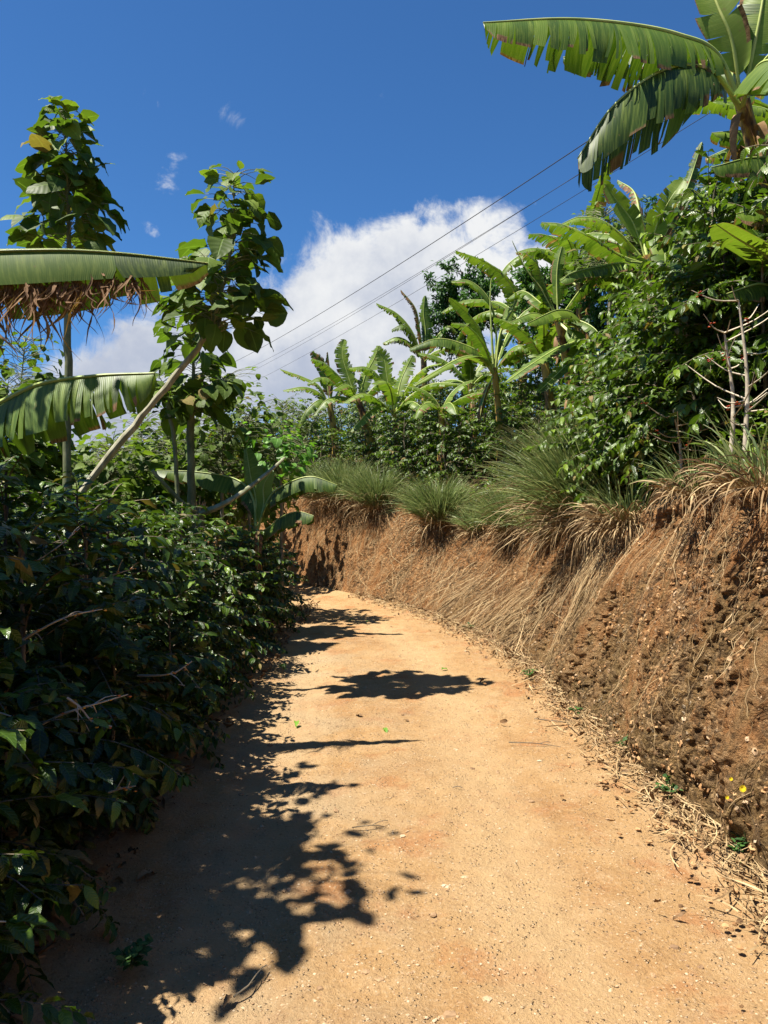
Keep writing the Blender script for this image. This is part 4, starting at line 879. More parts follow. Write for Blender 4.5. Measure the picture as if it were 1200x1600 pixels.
banana([3.1, 17.5, hz(3.1, 17.5)], P(812, 500, 17.5), 'distant banana plant in the gap right of the tall pale stalk', [], 17.5, 91, W=.24, auto=8, autoL=2.0, tears=29)
banana([3.9, 15.0, hz(3.9, 15.0)], P(915, 415, 15.0), 'distant banana plant on the crest below the power cables', [], 15.0, 92, W=.24, auto=8, autoL=2.0, tears=29)
banana([2.9, 13.2, hz(2.9, 13.2)], P(850, 560, 13.2), 'banana plant low in the bushes left of the thicket', [], 13.2, 93, W=.22, auto=8, autoL=1.5, tears=24)
# second yellow stem next to the middle plant
o = empty('banana_plant', (.42, 16.5, hz(.42, 16.5)), 'slender leafless yellow banana stem next to the middle plant', 'banana plant', 'banana plants on the hillside'); banana_stem(o, np.array([.42, 16.5, hz(.42, 16.5)]), P(628, 650, 16.5), .07, .045, 61, 2)

# big banana whose leaves hang in from the left edge
LY = 4.9
LB = np.array([-3.5, 4.9, -.05]); LC = P(-230, 560, LY)
banana(LB, LC, 'large banana plant beyond the left edge with long leaves hanging over the hedge', [
    dict(p=[(-170, 450, 0), (-70, 402, 0), (60, 392, 0), (180, 396, .05), (325, 412, .1)], W=.25, tears=7, th0=1.15, th1=1.45, var=.03, tear_start=.55, dry_edge=.25, gap=.10, rnd=.30, pet=.12, hang=True, halves=(1,)),
    dict(p=[(-170, 450, 0), (-70, 402, 0), (60, 392, 0), (180, 396, .05), (325, 412, .1)], W=.44, tears=16, th0=1.0, th1=1.4, var=.08, tear_start=.3, gap=.14, rnd=.6, pet=.12, hang=True, halves=(-1,)),
    dict(p=[(-140, 640, -.3), (-30, 640, -.45), (60, 602, -.55), (150, 588, -.65), (242, 584, -.7)], W=.35, tears=28, th0=.9, th1=1.4, var=.14, tear_start=.05, gap=.5, rnd=.5, pet=.25, hang=True),
    dict(p=[(-190, 440, 0), (-170, 330, 0), (-190, 230, 0)], W=.3, tears=10, rnd=.6, side=(1, -.3, 0)),
    dict(p=[(-280, 480, 0), (-380, 420, 0), (-480, 480, 0)], W=.3, tears=10, rnd=.6)], LY, 71, .12, .09, 6, group='banana plants left of the road')
def dead_fringe():
    plant = [o for o in bpy.data.objects if o.get('label', '').startswith('large banana plant beyond the left edge')][0]; leaf = [o for o in bpy.data.objects if o.parent == plant and o.name.startswith('leaf')][0]
    rng = np.random.default_rng(19); n = 330; C = catmull([P(-170, 450, LY), P(-70, 402, LY), P(60, 392, LY), P(180, 396, LY + .05), P(325, 412, LY + .1)], 80) - LB
    u = .12 + .72 * rng.random(n); i = u * 79; k = i.astype(int); p0 = C[k]; T = norm(C[np.minimum(k + 1, 79)] - C[k]); clump = np.sin(u * 40) + .6 * np.sin(u * 93 + 2)
    edge = np.where(u > .68, .10 + .10 * rng.random(n), .19 + .05 * rng.random(n)); L = (.13 + .25 * rng.random(n) ** 1.3) * (1.75 - 1.35 * u) * (1 + .22 * clump)
    K = 11; q = np.linspace(0, 1, K)[None, :, None]; tw = rng.standard_normal((n, 1, 1))
    st = p0 + np.array([0, -.07, -1.]) * edge[:, None] + .012 * rng.standard_normal((n, 3)) + T * .02 * rng.standard_normal((n, 1))
    pts = st[:, None] + np.array([0, -.05, -1.]) * (L[:, None, None] * q) + T[:, None] * (L[:, None, None] * (.35 * rng.standard_normal((n, 1, 1)) * q + .10 * np.sin(q * 7 + 6 * rng.random((n, 1, 1))) * q)) + np.array([0, 1., 0]) * (.07 * tw * q * L[:, None, None] / .2)
    curl = np.array([1., 0, .6]) * (.05 * rng.standard_normal((n, 1, 1)) * np.clip(q - .65, 0, 1) * 3); pts = pts + curl
    mb = MB(); side = norm(np.stack([.25 * rng.standard_normal(n), -np.ones(n), .3 * rng.standard_normal(n)], -1)); w = .004 + .013 * rng.random(n) ** 1.6
    T2_ = norm(np.gradient(pts, axis=1)); a = (rng.random((n, 1)) * 2.4 - 1.2) * np.linspace(0, 1, K)[None] + .4 * rng.standard_normal((n, 1)); S0 = norm(np.cross(T2_, side[:, None])); S1 = np.cross(T2_, S0); S = S0 * np.cos(a)[..., None] + S1 * np.sin(a)[..., None]
    prof = np.interp(np.linspace(0, 1, K), [0, .3, .7, 1], [1, .85, .6, .1])[None, :, None]; wob = 1 + .3 * rng.standard_normal((n, K, 1)); W_ = w[:, None, None] * prof * wob
    V = np.stack([pts - S * W_, pts + S1 * W_ * .4, pts + S * W_], 2); Q = grid_q(K, 3); kk = K * 3
    U = np.zeros((n, K, 3, 2)); U[..., 0] = (u * 9)[:, None, None] + np.array([0, .03, .06]); U[..., 1] = np.linspace(0, 1, K)[None, :, None]
    mb.add(V, (Q[None] + (np.arange(n) * kk)[:, None, None]).reshape(-1, 4), U.reshape(-1, 2), np.repeat(rng.random(n), kk), 1.)
    mb.build('dead_fringe', M_banana, leaf)
dead_fringe()
# small plant at the bend
SB = np.array([-1.75, 10.2, -.02])
banana([-1.72, 10.2, -.02], P(400, 822, 10.2), 'small banana plant with arching leaves inside the hedge near the bend', [
    dict(p=[(420, 780, -.1), (445, 758, -.2), (485, 745, -.3), (527, 758, -.4)], W=.25, tears=12, th0=1.0, th1=1.3, rnd=.15, hang=True, gap=.1),
    dict(p=[(420, 825, -.2), (440, 808, -.3), (465, 800, -.4), (490, 806, -.5)], W=.22, tears=10, th0=1.0, th1=1.3, rnd=.15, hang=True, gap=.1),
    dict(p=[(395, 780, .1), (370, 750, .3), (310, 738, .4), (245, 735, .5)], W=.28, tears=16, th0=1.0, th1=1.3, rnd=.3, hang=True, gap=.1),
    dict(p=[(412, 790, 0), (412, 760, 0), (425, 735, 0)], W=.12, tears=0, th0=.0, th1=.3, rnd=1, side=(1, -.2, .1)),
    dict(p=[(400, 780, .1), (392, 745, .2), (385, 700, .3)], W=.22, tears=2, th0=.1, th1=.4, rnd=.5, side=(1, -.5, .1)),
    dict(p=[(385, 830, -.2), (370, 830, -.4), (362, 860, -.5)], W=.1, tears=3, rnd=.4, dry=.0),
    dict(p=[(402, 828, -.3), (404, 840, -.45), (402, 895, -.5)], W=.07, tears=4, rnd=.4, dry=1., hang=True),
], 10.2, 81, .05, .04, 4, group='banana plants left of the road')

# ------------------------------------------------------------------ grass clumps
def grass(x, y, z, label, n=1400, R=.22, L=(.6, 1.1), dryn=500, seed=0, lean=(0, 0), name='grass_clump', wd=.0048, spread=1.15):
    rng = np.random.default_rng(seed); root = empty(name, (x, y, z), label, 'grass clump', 'grass clumps on top of the bank')
    def blades(n, e_lo, e_hi, c_lo, c_hi, Ls, rad, wid, mat, nm, bias=0.):
        mb = MB(); K = 8; az = rng.random(n) * 2 * PI; r0 = rad * np.sqrt(rng.random(n)); a2 = az + .5 * rng.standard_normal(n)
        e = e_hi - (e_hi - e_lo) * rng.random(n) ** 1.4; c = c_lo + (c_hi - c_lo) * rng.random(n); Ln = Ls[0] + (Ls[1] - Ls[0]) * rng.random(n)
        th = e[:, None] - c[:, None] * np.linspace(0, 1, K)[None] ** 1.5
        dv = np.stack([np.cos(th) * np.cos(az)[:, None] + lean[0], np.cos(th) * np.sin(az)[:, None] + lean[1], np.sin(th)], -1) * (Ln / (K - 1))[:, None, None]
        p = np.concatenate([np.zeros((n, 1, 3)), np.cumsum(dv[:, :-1], 1)], 1)
        p[..., 0] += (r0 * np.cos(a2))[:, None]; p[..., 1] += (r0 * np.sin(a2))[:, None]; p[..., 2] -= .03
        ribbons(mb, p, wid * (.6 + .7 * rng.random(n)), rng.standard_normal((n, 3)), rng.random(n)); mb.build(nm, mat, root)
    blades(n, .62, 1.52, .25, 1.75 * spread, L, R, wd, M_grass, 'blades')
    if dryn: blades(dryn, -.2, 1.1, 1.2, 2.6, (L[0] * .6, L[1] * .85), R * 1.15, wd * .9, M_straw, 'dry_blades')
    return root
def lipface(px, Y, t=.86):
    x = (px - 600) / FPX * Y; D2 = (Fd[:, 0] - x) ** 2 + (Fd[:, 1] - Y) ** 2; sq = SL[int(np.argmin(D2))]
    # walk along the bank until the lip point projects to px
    ss = np.linspace(sq - 3, sq + 3, 400); q = bank_pt(ss, np.full(400, t)); i = int(np.argmin(np.abs(q[:, 0] / q[:, 1] * FPX + 600 - px) + 1e-3 * np.abs(q[:, 1] - Y))); return q[i]
def lip(px, Y, dd=0.0):
    x = (px - 600) / FPX * Y; return x, Y, hz(x, Y) + dd
gx = [(925, 8.3, 1.0, 2600, .24, (.75, 1.5), 700, 'largest grass clump with a straw coloured skirt on the bank top'),
      (866, 9.0, .90, 900, .18, (.4, .8), 200, 'grass clump leaning against the left side of the largest one'),
      (805, 10.6, .92, 1700, .20, (.5, .9), 220, 'round green grass clump in the middle of the bank top'),
      (688, 12.0, .95, 1900, .24, (.55, 1.0), 260, 'wide grass clump hanging over the slumped part of the bank'),
      (745, 11.4, .9, 500, .15, (.3, .6), 150, 'small grass clump wedged between two wider ones'),
      (590, 14.6, .95, 1500, .25, (.55, 1.0), 350, 'shaggy grass clump above the bare clay face at the bend'),
      (545, 16.0, 1., 1300, .35, (.6, 1.1), 250, 'pale feathery grass clump at the far bend'),
      (505, 17.2, 1., 1100, .35, (.6, 1.1), 200, 'farthest and leftmost grass clump above the bend'),
      (985, 7.4, .95, 160, .22, (.3, .6), 1100, 'mostly dry yellow grass clump right of the largest one'),
      (1205, 5.0, .99, 170, .2, (.25, .5), 260, 'grass clump at the right edge of the photo on the bank top'),
      (1090, 6.0, .98, 160, .18, (.2, .4), 300, 'low sparse grass tuft under the bare coffee stems')]
for k, (px, Y, tq, n, R, L, dn, lab) in enumerate(gx):
    x, y, z = lipface(px, Y, tq); grass(x, y, z - .02, lab, n, R, L, dn, 200 + k, (-.06, -.06), wd=.0050, spread=.82)
def make_cover():
    rng = np.random.default_rng(31); mb = MB(); n = 26000
    s = s_of_y(3) + (s_of_y(19) - s_of_y(3)) * rng.random(n); d = .05 + 3.2 * rng.random(n) ** 1.4
    keep = fbm(s * 1.4, d * 1.4, s * 0 + 8, 3) > -.16; s = s[keep]; d = d[keep]; n = len(s); F, G, Nn = foot(s); o = O_of(s) + d
    z = hill_z(s, d) + .02 + .30 * rng.random(n) ** 1.5; a = rng.random(n) * 2 * PI
    scatter(mb, CTF, np.stack([F[:, 0] + Nn[:, 0] * o, F[:, 1] + Nn[:, 1] * o, z], -1), np.stack([np.cos(a), np.sin(a), .3 + .5 * rng.standard_normal(n)], -1), np.tile([0, 0, 1.], (n, 1)) + .4 * rng.standard_normal((n, 3)), .04 + .07 * rng.random(n), rng.random(n), (rng.random(n) < .12) * .9, rng)
    tag(mb.build('undergrowth', M_coffee_far), 'leafy weeds and creepers covering the slope behind the grass clumps', 'undergrowth', kind='stuff')
make_cover()

# ------------------------------------------------------------------ broadleaf trees
BL = [leaf_tmpl(6, .40, .36, f, dr, .10, b=.75, seed=k, twist=tw) for k, (f, dr, tw) in enumerate([(.25, .5, 0), (.15, .9, .25), (.4, .3, -.25), (-.2, .8, .2)])]
BLS = [leaf_tmpl(3, .36, .4, f, dr, .1, b=.75, seed=k, twist=tw) for k, (f, dr, tw) in enumerate([(.25, .5, 0), (.15, .9, .25), (.4, .3, -.25)])]
def shade_tree(label, trunk, axes, seed, mat=M_shade, leaf=(.14, .24), r0=.05, r1=.02, bark=None, tm=BL, name='shade_tree', cat='tree', group='broad leaved trees', limbs=0, bright_top=.25, base_z=None):
    """trunk: list of world points; axes: (p0, p1, radius0, radius1, count)"""
    rng = np.random.default_rng(seed); trunk = np.asarray(trunk, float); base = trunk[0].copy(); root = empty(name, tuple(base), label, cat, group)
    tr = MB(); n = 22; c = catmull(trunk - base, n); c[1:-1] += .006 * rng.standard_normal((n - 2, 3)); tube(tr, c, np.linspace(r0, r1, n), 9, .5, rough=.05, rng=rng); tr.build('trunk', bark or M_bark, root)
    br = MB(); pos = []; fw = []; up = []; sz = []; rn = []
    for p0, p1, ra, rb, cnt in axes:
        p0 = np.asarray(p0) - base; p1 = np.asarray(p1) - base; ax = catmull([p0, (p0 + p1) / 2 + .04 * rng.standard_normal(3), p1], 10); L = np.linalg.norm(p1 - p0)
        tube(br, ax, np.linspace(max(r1 * .8, .008), .004, 10), 6, .5)
        for k in range(cnt):
            f = (k + rng.random()) / cnt; q = ax[min(9, int(f * 9))] * (1 - (f * 9) % 1) + ax[min(9, int(f * 9) + 1)] * ((f * 9) % 1)
            az = k * 2.4 + .5 * rng.standard_normal(); R_ = (ra + (rb - ra) * f) * (.35 + .7 * rng.random() ** .7); o = np.array([math.cos(az), math.sin(az), 0.])
            e = .5 - .7 * rng.random() + .6 * max(0, f - .8); end = q + (o * math.cos(e) + np.array([0, 0, math.sin(e)])) * R_
            mid = (q + end) / 2 + [0, 0, .12 * R_]
            cc = catmull([q, mid, end], 5); tube(br, cc, np.linspace(.0055, .0022, 5), 3, .6)
            fd = o * (.6 + .3 * rng.random()) + np.array([0, 0, .1 - .85 * rng.random() * (1 - .8 * (f > .85))]) + .3 * rng.standard_normal(3)
            pos.append(end); fw.append(fd); up.append(np.array([0, 0, 1.]) + o * .3 + .35 * rng.standard_normal(3))
            s = (leaf[0] + (leaf[1] - leaf[0]) * rng.random()) * (1 - .45 * max(0, f - .6) / .4); sz.append(s); rn.append(np.clip(.1 + .6 * rng.random() + bright_top * max(0, f - .6) / .4, 0, 1))
    fo = MB(); k = len(pos); scatter(fo, tm, pos, fw, up, sz, rn, np.where(rng.random(k) < .02, .6, 0), rng); br.build('branches', M_green_stem, root); fo.build('crown', mat, root)
    return root
TY = 8.6
shade_tree('slim straight tree with a narrow leafy column rising above the left banana leaf', [P(105, 990, TY) * [1, 1, 0], P(105, 700, TY), P(106, 520, TY), P(108, 390, TY)],
           [(P(108, 395, TY), P(100, 165, TY), .56, .13, 185)], 1, leaf=(.18, .37), r0=.052, r1=.035, bark=M_green_stem)
shade_tree('young tree with large leaves behind the torn left banana leaf', [P(30, 990, 9.5) * [1, 1, 0], P(35, 720, 9.5), P(36, 640, 9.5)],
           [(P(36, 700, 9.5), P(40, 530, 9.5), .6, .45, 150)], 2, leaf=(.13, .22), r0=.04, r1=.02, bark=M_green_stem)
T2 = 6.7
shade_tree('leaning pale trunk carrying a tall leafy top above the left banana leaf', [P(-110, 1086, T2) * [1, 1, 0], P(150, 738, T2), P(240, 630, T2), P(300, 556, T2), P(332, 510, T2)],
           [(P(330, 515, T2), P(366, 270, T2), .46, .20, 140), (P(335, 530, T2), P(330, 420, T2 + .3), .40, .32, 55)], 3, leaf=(.15, .30), r0=.036, r1=.024, bark=M_palebark)
shade_tree('upright ringed trunk with drooping leaves right of the leaning trunk', [P(297, 960, 9.9) * [1, 1, 0], P(299, 800, 9.9), P(298, 700, 9.9), P(296, 600, 9.9)],
           [(P(296, 660, 9.9), P(290, 475, 9.9), .55, .3, 115), (P(298, 640, 9.9), P(355, 590, 9.7), .35, .3, 36), (P(298, 650, 9.9), P(250, 600, 9.9), .3, .3, 30)], 4, leaf=(.16, .32), r0=.060, r1=.045, bark=M_green_stem)
shade_tree('thin pale green stem standing just left of the upright ringed trunk', [P(276, 960, 9.6) * [1, 1, 0], P(277, 800, 9.6), P(274, 700, 9.6), P(262, 630, 9.6)],
           [(P(262, 650, 9.6), P(250, 590, 9.6), .25, .25, 26)], 5, leaf=(.12, .24), r0=.032, r1=.024, bark=M_green_stem)
shade_tree('bushy young tree with dark leaves above the small banana plant', [P(345, 940, 11.5) * [1, 1, 0], P(347, 800, 11.5), P(348, 720, 11.5)],
           [(P(348, 760, 11.5), P(350, 590, 11.5), .8, .6, 230), (P(348, 700, 11.5), P(400, 640, 11.4), .5, .4, 80)], 6, leaf=(.10, .20), r0=.035, r1=.02)
shade_tree('young tree with large hanging leaves behind the small banana plant', [P(388, 935, 12) * [1, 1, 0], P(390, 800, 12), P(392, 720, 12)],
           [(P(392, 760, 12), P(395, 640, 12), .5, .4, 90)], 7, leaf=(.15, .28), r0=.03, r1=.02)
shade_tree('rounded tree with yellow tips on the skyline left of the bananas', [P(455, 900, 19) * [1, 1, 0], P(455, 740, 19), P(452, 700, 19)],
           [(P(452, 740, 19), P(440, 630, 19), 1.0, .6, 240), (P(455, 720, 19), P(495, 650, 19.3), .7, .6, 130)], 8, leaf=(.10, .20), r0=.05, r1=.03)
shade_tree('small tree with fresh light green leaves over the broken branch', [P(440, 920, 11.2) * [1, 1, 0], P(440, 800, 11.2), P(438, 740, 11.2)],
           [(P(438, 750, 11.2), P(425, 670, 11.2), .48, .4, 120), (P(444, 740, 11.2), P(472, 690, 11.2), .3, .25, 45)], 9, mat=M_bright, leaf=(.10, .19), r0=.03, r1=.018)
bg_trees = [(75, 11.5, 700, .8, 'leafy young tree just right of the slim straight trunk on the skyline'), (5, 9, 600, .7, 'leafy young tree cut by the left edge between the two banana leaves'), (170, 11, 690, .8, 'leafy tree on the skyline under the lower end of the leaning trunk'), (255, 12, 660, .8, 'leafy tree directly behind the thin pale green stem'), (215, 13, 660, .9, 'low bushy tree on the skyline under the leaning trunk'), (130, 14, 705, .9, 'low bushy tree on the skyline below the lower left banana leaf'), (290, 14.5, 670, 1.0, 'low bushy tree behind the two upright stems'),
            (380, 15.5, 660, 1.0, 'leafy tree beyond the broken branch on the skyline'), (40, 12.5, 720, .9, 'low bushy tree at the left edge of the skyline'), (330, 17, 640, 1.0, 'farthest leafy tree left of the bend')]
for k, (px, Y, top, R, lab) in enumerate(bg_trees):
    shade_tree(lab, [P(px, 900, Y) * [1, 1, 0] - [0, 0, .5], P(px, 840, Y), P(px, 780, Y)], [(P(px, 830, Y), P(px + 6, top, Y), R, R * .6, 260), (P(px + 20, 820, Y), P(px + 45, top + 25, Y), R * .8, R * .6, 150), (P(px - 20, 820, Y), P(px - 45, top + 45, Y), R * .8, R * .6, 130)], 30 + k, leaf=(.16, .30), r0=.05, r1=.03, tm=BLS)
# trees on the right skyline
shade_tree('large leafy tree crowning the hill behind the right banana plants', [[4.9, 10.6, hz(4.9, 10.6)], [4.9, 10.6, 4.2], P(1130, 380, 10.6)],
           [(P(1135, 440, 10.6), P(1125, 290, 10.6), .9, .55, 400), (P(1110, 470, 10.6), P(1080, 390, 10.5), .5, .4, 120), (P(1150, 430, 10.4), P(1190, 280, 10.4), .8, .5, 260)], 12, leaf=(.12, .22), r0=.09, r1=.05, tm=BLS, mat=M_shade)
shade_tree('leafy tree behind the bright upright banana leaves', [[3.6, 12.2, hz(3.6, 12.2)], [3.6, 12.2, 4.4], P(955, 420, 12.2)],
           [(P(955, 440, 12.2), P(945, 330, 12.2), .8, .5, 220), (P(960, 430, 12.2), P(1010, 335, 12.2), .8, .5, 200)], 13, leaf=(.10, .18), r0=.07, r1=.04, tm=BLS, bright_top=.3)
def fine_tree(label, base, axes, seed, n=5200):
    rng = np.random.default_rng(seed); base = np.asarray(base, float); root = empty('leafy_tree', tuple(base), label, 'tree', 'broad leaved trees')
    tr = MB(); top = np.asarray(axes[0][1]) - base; tube(tr, catmull([[0, 0, -.1], top * .5 + [.05, 0, 0], top], 14), np.linspace(.09, .03, 14), 8, .5, rough=.05, rng=rng)
    tw = MB(); pos = []; fw = []
    for p0, p1, R in axes:
        p0 = np.asarray(p0) - base; p1 = np.asarray(p1) - base
        for k in range(n // 60 // len(axes)):
            f = rng.random(); q = p0 * (1 - f) + p1 * f; o = norm(rng.standard_normal(3) * [1, 1, .7] + [0, 0, .25]); L = R * (.5 + .6 * rng.random()) * (1 - .35 * f)
            e = q + o * L; c = catmull([q, (q + e) / 2 + .05 * rng.standard_normal(3), e], 6); tube(tw, c, np.linspace(.012, .003, 6), 3, .4)
            m = 60; g = (.35 + .65 * rng.random(m)) * 5; i = np.minimum(g.astype(int), 4); pp = c[i] * (1 - (g - i))[:, None] + c[i + 1] * (g - i)[:, None]
            pos.append(pp + .05 * rng.standard_normal((m, 3))); fw.append(o * .6 + rng.standard_normal((m, 3)) * .7 + [0, 0, -.15])
    pos = np.concatenate(pos); fw = np.concatenate(fw); k = len(pos); fo = MB()
    T_ = [leaf_tmpl(3, .16, .45, .2, .6, 0), leaf_tmpl(3, .2, .45, .3, .9, 0)]
    scatter(fo, T_, pos, fw, np.tile([0, 0, 1.], (k, 1)) + .5 * rng.standard_normal((k, 3)), .09 + .07 * rng.random(k), rng.random(k), np.zeros(k), rng)
    tr.build('trunk', M_darkbark, root); tw.build('branches', M_darkbark, root); fo.build('crown', M_fine, root)
fine_tree('dark dense tree on the crest behind the middle banana plants', [2.0, 19.5, hz(2.0, 19.5)], [(P(725, 560, 19.5), P(722, 425, 19.5), 1.0), (P(700, 540, 19.5), P(690, 450, 19.5), .8), (P(750, 520, 19.5), P(750, 440, 19.5), .9)], 77, 9000)
fine_tree('dark tree filling the gap between the two brightest banana plants', [4.3, 16, hz(4.3, 16)], [(P(840, 560, 16), P(850, 430, 16), 1.1), (P(900, 540, 16), P(905, 420, 16), 1.0)], 78, 7000)

shade_tree('young tree beyond the left edge shading the near part of the road', [[-3.0, 2.9, -.05], [-3.0, 2.9, 1.8], [-2.95, 2.9, 3.0]],
           [([-2.8, 2.9, 3.0], [-2.58, 2.95, 4.9], .8, .55, 330), ([-2.9, 3.1, 3.0], [-2.85, 3.9, 4.6], .65, .6, 260), ([-2.75, 2.6, 3.2], [-2.7, 2.5, 4.4], .5, .5, 130)], 15, leaf=(.14, .24), r0=.05, r1=.03)
fine_tree('leafy tree filling the skyline right of the unopened banana spear', [5.2, 13.5, hz(5.2, 13.5)], [(P(965, 520, 13.5), P(960, 395, 13.5), 1.0), (P(1030, 500, 13.5), P(1050, 340, 13.5), 1.0)], 79, 8000)
# leaning broken branch with torn stump
rng = np.random.default_rng(9)
sb = P(312, 800, 9.2); root = empty('broken_trunk', (sb[0] - .1, 9.2, -.05), 'snapped trunk with splintered orange wood and a long fallen bough', 'broken tree'); b0 = np.array([sb[0] - .1, 9.2, -.05])
mb = MB(); tube(mb, catmull([[0, 0, -.1], (sb - b0) * .5 + [.03, 0, 0], sb - b0], 12), np.linspace(.06, .05, 12), 9, .5, rough=.05, rng=rng); mb.build('trunk', M_green_stem, root)
mb = MB()
for k in range(16):
    a = rng.random() * 2 * PI; p = sb - b0 + np.array([.04 * math.cos(a), .04 * math.sin(a), -.05]); q = p + np.array([.05 * rng.standard_normal(), .03 * rng.standard_normal(), .10 + .16 * rng.random()])
    tube(mb, catmull([p, (p + q) / 2, q], 4), np.linspace(.014, .002, 4), 4, rng.random())
mb.build('splinters', M_wood_torn, root)
mb = MB(); pts = [P(312, 803, 9.15), P(345, 790, 9.2), P(385, 765, 9.5), P(425, 733, 9.8), P(445, 715, 10.0)]
tube(mb, catmull(np.array(pts) - b0, 16), np.linspace(.042, .016, 16), 8, .8, rough=.05, rng=rng); bo = mb.build('bough', M_green_stem, root)
mb = MB(); tube(mb, catmull(np.array([P(238, 735, 8.8), P(265, 765, 8.9), P(290, 790, 9.0), P(306, 800, 9.1)]) - b0, 12), np.linspace(.018, .030, 12), 8, .6, rough=.05, rng=rng); mb.build('bough', M_green_stem, root)

# bare coffee stems on the bank at right
def bare_coffee(px, Y, top, seed, label):
    rng = np.random.default_rng(seed); x, y, z = lip(px, Y); base = np.array([x, y, z]); root = empty('bare_coffee_shrub', (x, y, z), label, 'shrub', 'leafless coffee stems')
    T_ = P(px - 8, top, Y) - base; c = catmull([[0, 0, -.08], T_ * .5 + [.04, 0, 0], T_], 16); mb = MB(); tube(mb, c, np.linspace(.020, .006, 16), 8, .7, rough=.08, rng=rng); bb = []
    for k in range(11):
        i = rng.integers(4, 16); a = rng.random() * 2 * PI; o = np.array([math.cos(a), math.sin(a) * .8 - .2, .1 + .6 * rng.random()]); L = .15 + .4 * rng.random(); e = c[i] + norm(o) * L
        q = catmull([c[i], (c[i] + e) / 2 - [0, 0, .03], e], 7); tube(mb, q, np.linspace(.006, .0025, 7), 4, .8)
        if rng.random() < .6: bb.append(q[rng.integers(2, 7)] + .012 * rng.standard_normal((7, 3)))
    mb.build('stem', M_pale, root)
    berries(root, np.concatenate(bb)[::2], .010, rng, .0, .4)
bare_coffee(1162, 5.0, 470, 1, 'tall leafless coffee stem with red berries in front of the thicket at right')
bare_coffee(1140, 5.1, 520, 2, 'thinner leafless coffee stem left of the tall bare one')
bare_coffee(1060, 6.2, 640, 3, 'short leafless coffee stem at the edge of the bank near the grass')

# ------------------------------------------------------------------ power cables
def wire(a, b, r, label, Ya=14, Yb=62):
    A = P(*a, Ya); B_ = P(*b, Yb); d = B_ - A; t = np.linspace(-.35, 1.6, 60)[:, None]
    p = A + d * t + np.array([0, 0, 1.]) * (.9 * ((t - .5) ** 2 - .25)) * (1)
    mb = MB(); base = p[0].copy(); tube(mb, p - base, r, 5, .5); o = mb.build('power_cable', M_wire); o.location = tuple(base); tag(o, label, 'cable', 'power cables crossing the sky')
wire((1142, 71), (400, 548), .012, 'topmost black power cable crossing the sky', 14, 50)
wire((1100, 150), (400, 570), .007, 'second black power cable from the top', 15, 52)
wire((1105, 143.5), (400, 577), .007, 'third cable from the top, close below the second', 15.5, 54)
wire((1160, 145), (400, 595), .007, 'lowest black power cable just above the bananas', 15, 56)

# ------------------------------------------------------------------ small things on the ground
def gpt(px, py): Y = CAMZ * FPX / (py - 800); return (px - 600) / FPX * Y, Y
rng = np.random.default_rng(77)
stones = [(727, 1372, .018, 'brown stone alone in the middle of the road'), (722, 1505, .016, 'pale stone near the bottom edge of the road'), (705, 1588, .03, 'flat grey stone at the bottom edge of the road'),
          (572, 1520, .018, 'rounded tan stone right of the small weed'), (735, 1535, .012, 'smaller stone below the pale one near the bottom'), (640, 1598, .02, 'stone cut by the bottom edge of the photo'), (800, 1110, .02, 'small grey stone beside the bank side wheel track'),
          (500, 1545, .012, 'small pale stone left of the rounded tan one'), (950, 1280, .012, 'tiny brown stone on the right side of the road')]
for k, (px, py, r, lab) in enumerate(stones):
    x, y = gpt(px, py); V, Q, U = blob_tmpl(300 + k, 8)
    Q = [tuple(q) for q in Q if True][:24] + [(24, 25, 26, 27), (24, 27, 28, 31), (28, 29, 30, 31)]
    mb = MB(); mb.add(V * [r, r * .8, r * .75], Q, None, rng.random()); o = mb.build('stone', M_pebble, smooth=False); o.location = (x, y, r * .15); tag(o, lab, 'stone', 'larger stones on the road')
fallen = [(600, 1141, .09, .8, M_bright, 'green fallen leaf lying in the middle of the road'), (464, 1130, .10, .9, M_bright, 'yellow green fallen leaf at the edge of the hedge shadow'), (553, 970, .12, .5, M_bright, 'green fallen leaf on the far part of the road'),
          (690, 1048, .10, .5, M_bright, 'green fallen leaf beside the bank side of the road'), (566, 1122, .09, .3, M_litter, 'curled brown leaf near the middle of the road'), (632, 1127, .06, .1, M_litter, 'small dark brown leaf right of the curled one'), (572, 972, .07, .4, M_bright, 'small green leaf beside the far fallen leaf'),
          (362, 1560, .06, .1, M_litter, 'narrow dark red leaf near the bottom of the road'), (215, 1378, .11, .7, M_litter, 'tan dead leaf lit by a sun fleck under the hedge'), (110, 1395, .12, .6, M_litter, 'torn tan leaf in the dark under the hedge')]
for k, (px, py, s, r, mt, lab) in enumerate(fallen):
    x, y = gpt(px, py); mb = MB(); a = rng.random() * 6.28
    scatter(mb, [leaf_tmpl(6, .22, .42, .5, .8, .3, seed=k)], [[0, 0, 0]], [[math.cos(a), math.sin(a), .25]], [[0, 0, 1.]], [s], [r], [0.], rng); o = mb.build('fallen_leaf', mt); o.location = (x, y, .012); tag(o, lab, 'leaf', 'fallen leaves on the road')
def stick(px, py, L, az, lab, r=.004):
    x, y = gpt(px, py); mb = MB(); d = np.array([math.cos(az), math.sin(az), 0]); p = catmull([[0, 0, 0], d * L * .5 + [.01, -.01, .012], d * L], 8); tube(mb, p, np.linspace(r, r * .5, 8), 5, .4, rough=.1, rng=rng)
    tube(mb, catmull([p[4], p[4] + d * .05 + [.0, .03, .01], p[4] + d * .08 + [0, .05, 0]], 4), [r * .6] * 4, 4, .5); o = mb.build('stick', M_darkbark); o.location = (x, y, .01); tag(o, lab, 'stick', 'sticks on the road')
stick(550, 1296, .16, .1, 'thin pale stick near the edge of the bush shadow', .003); stick(690, 1232, .10, -.7, 'short twig in the middle of the road'); stick(365, 1562, .10, 1.0, 'short dark stick near the bottom of the road', .004)
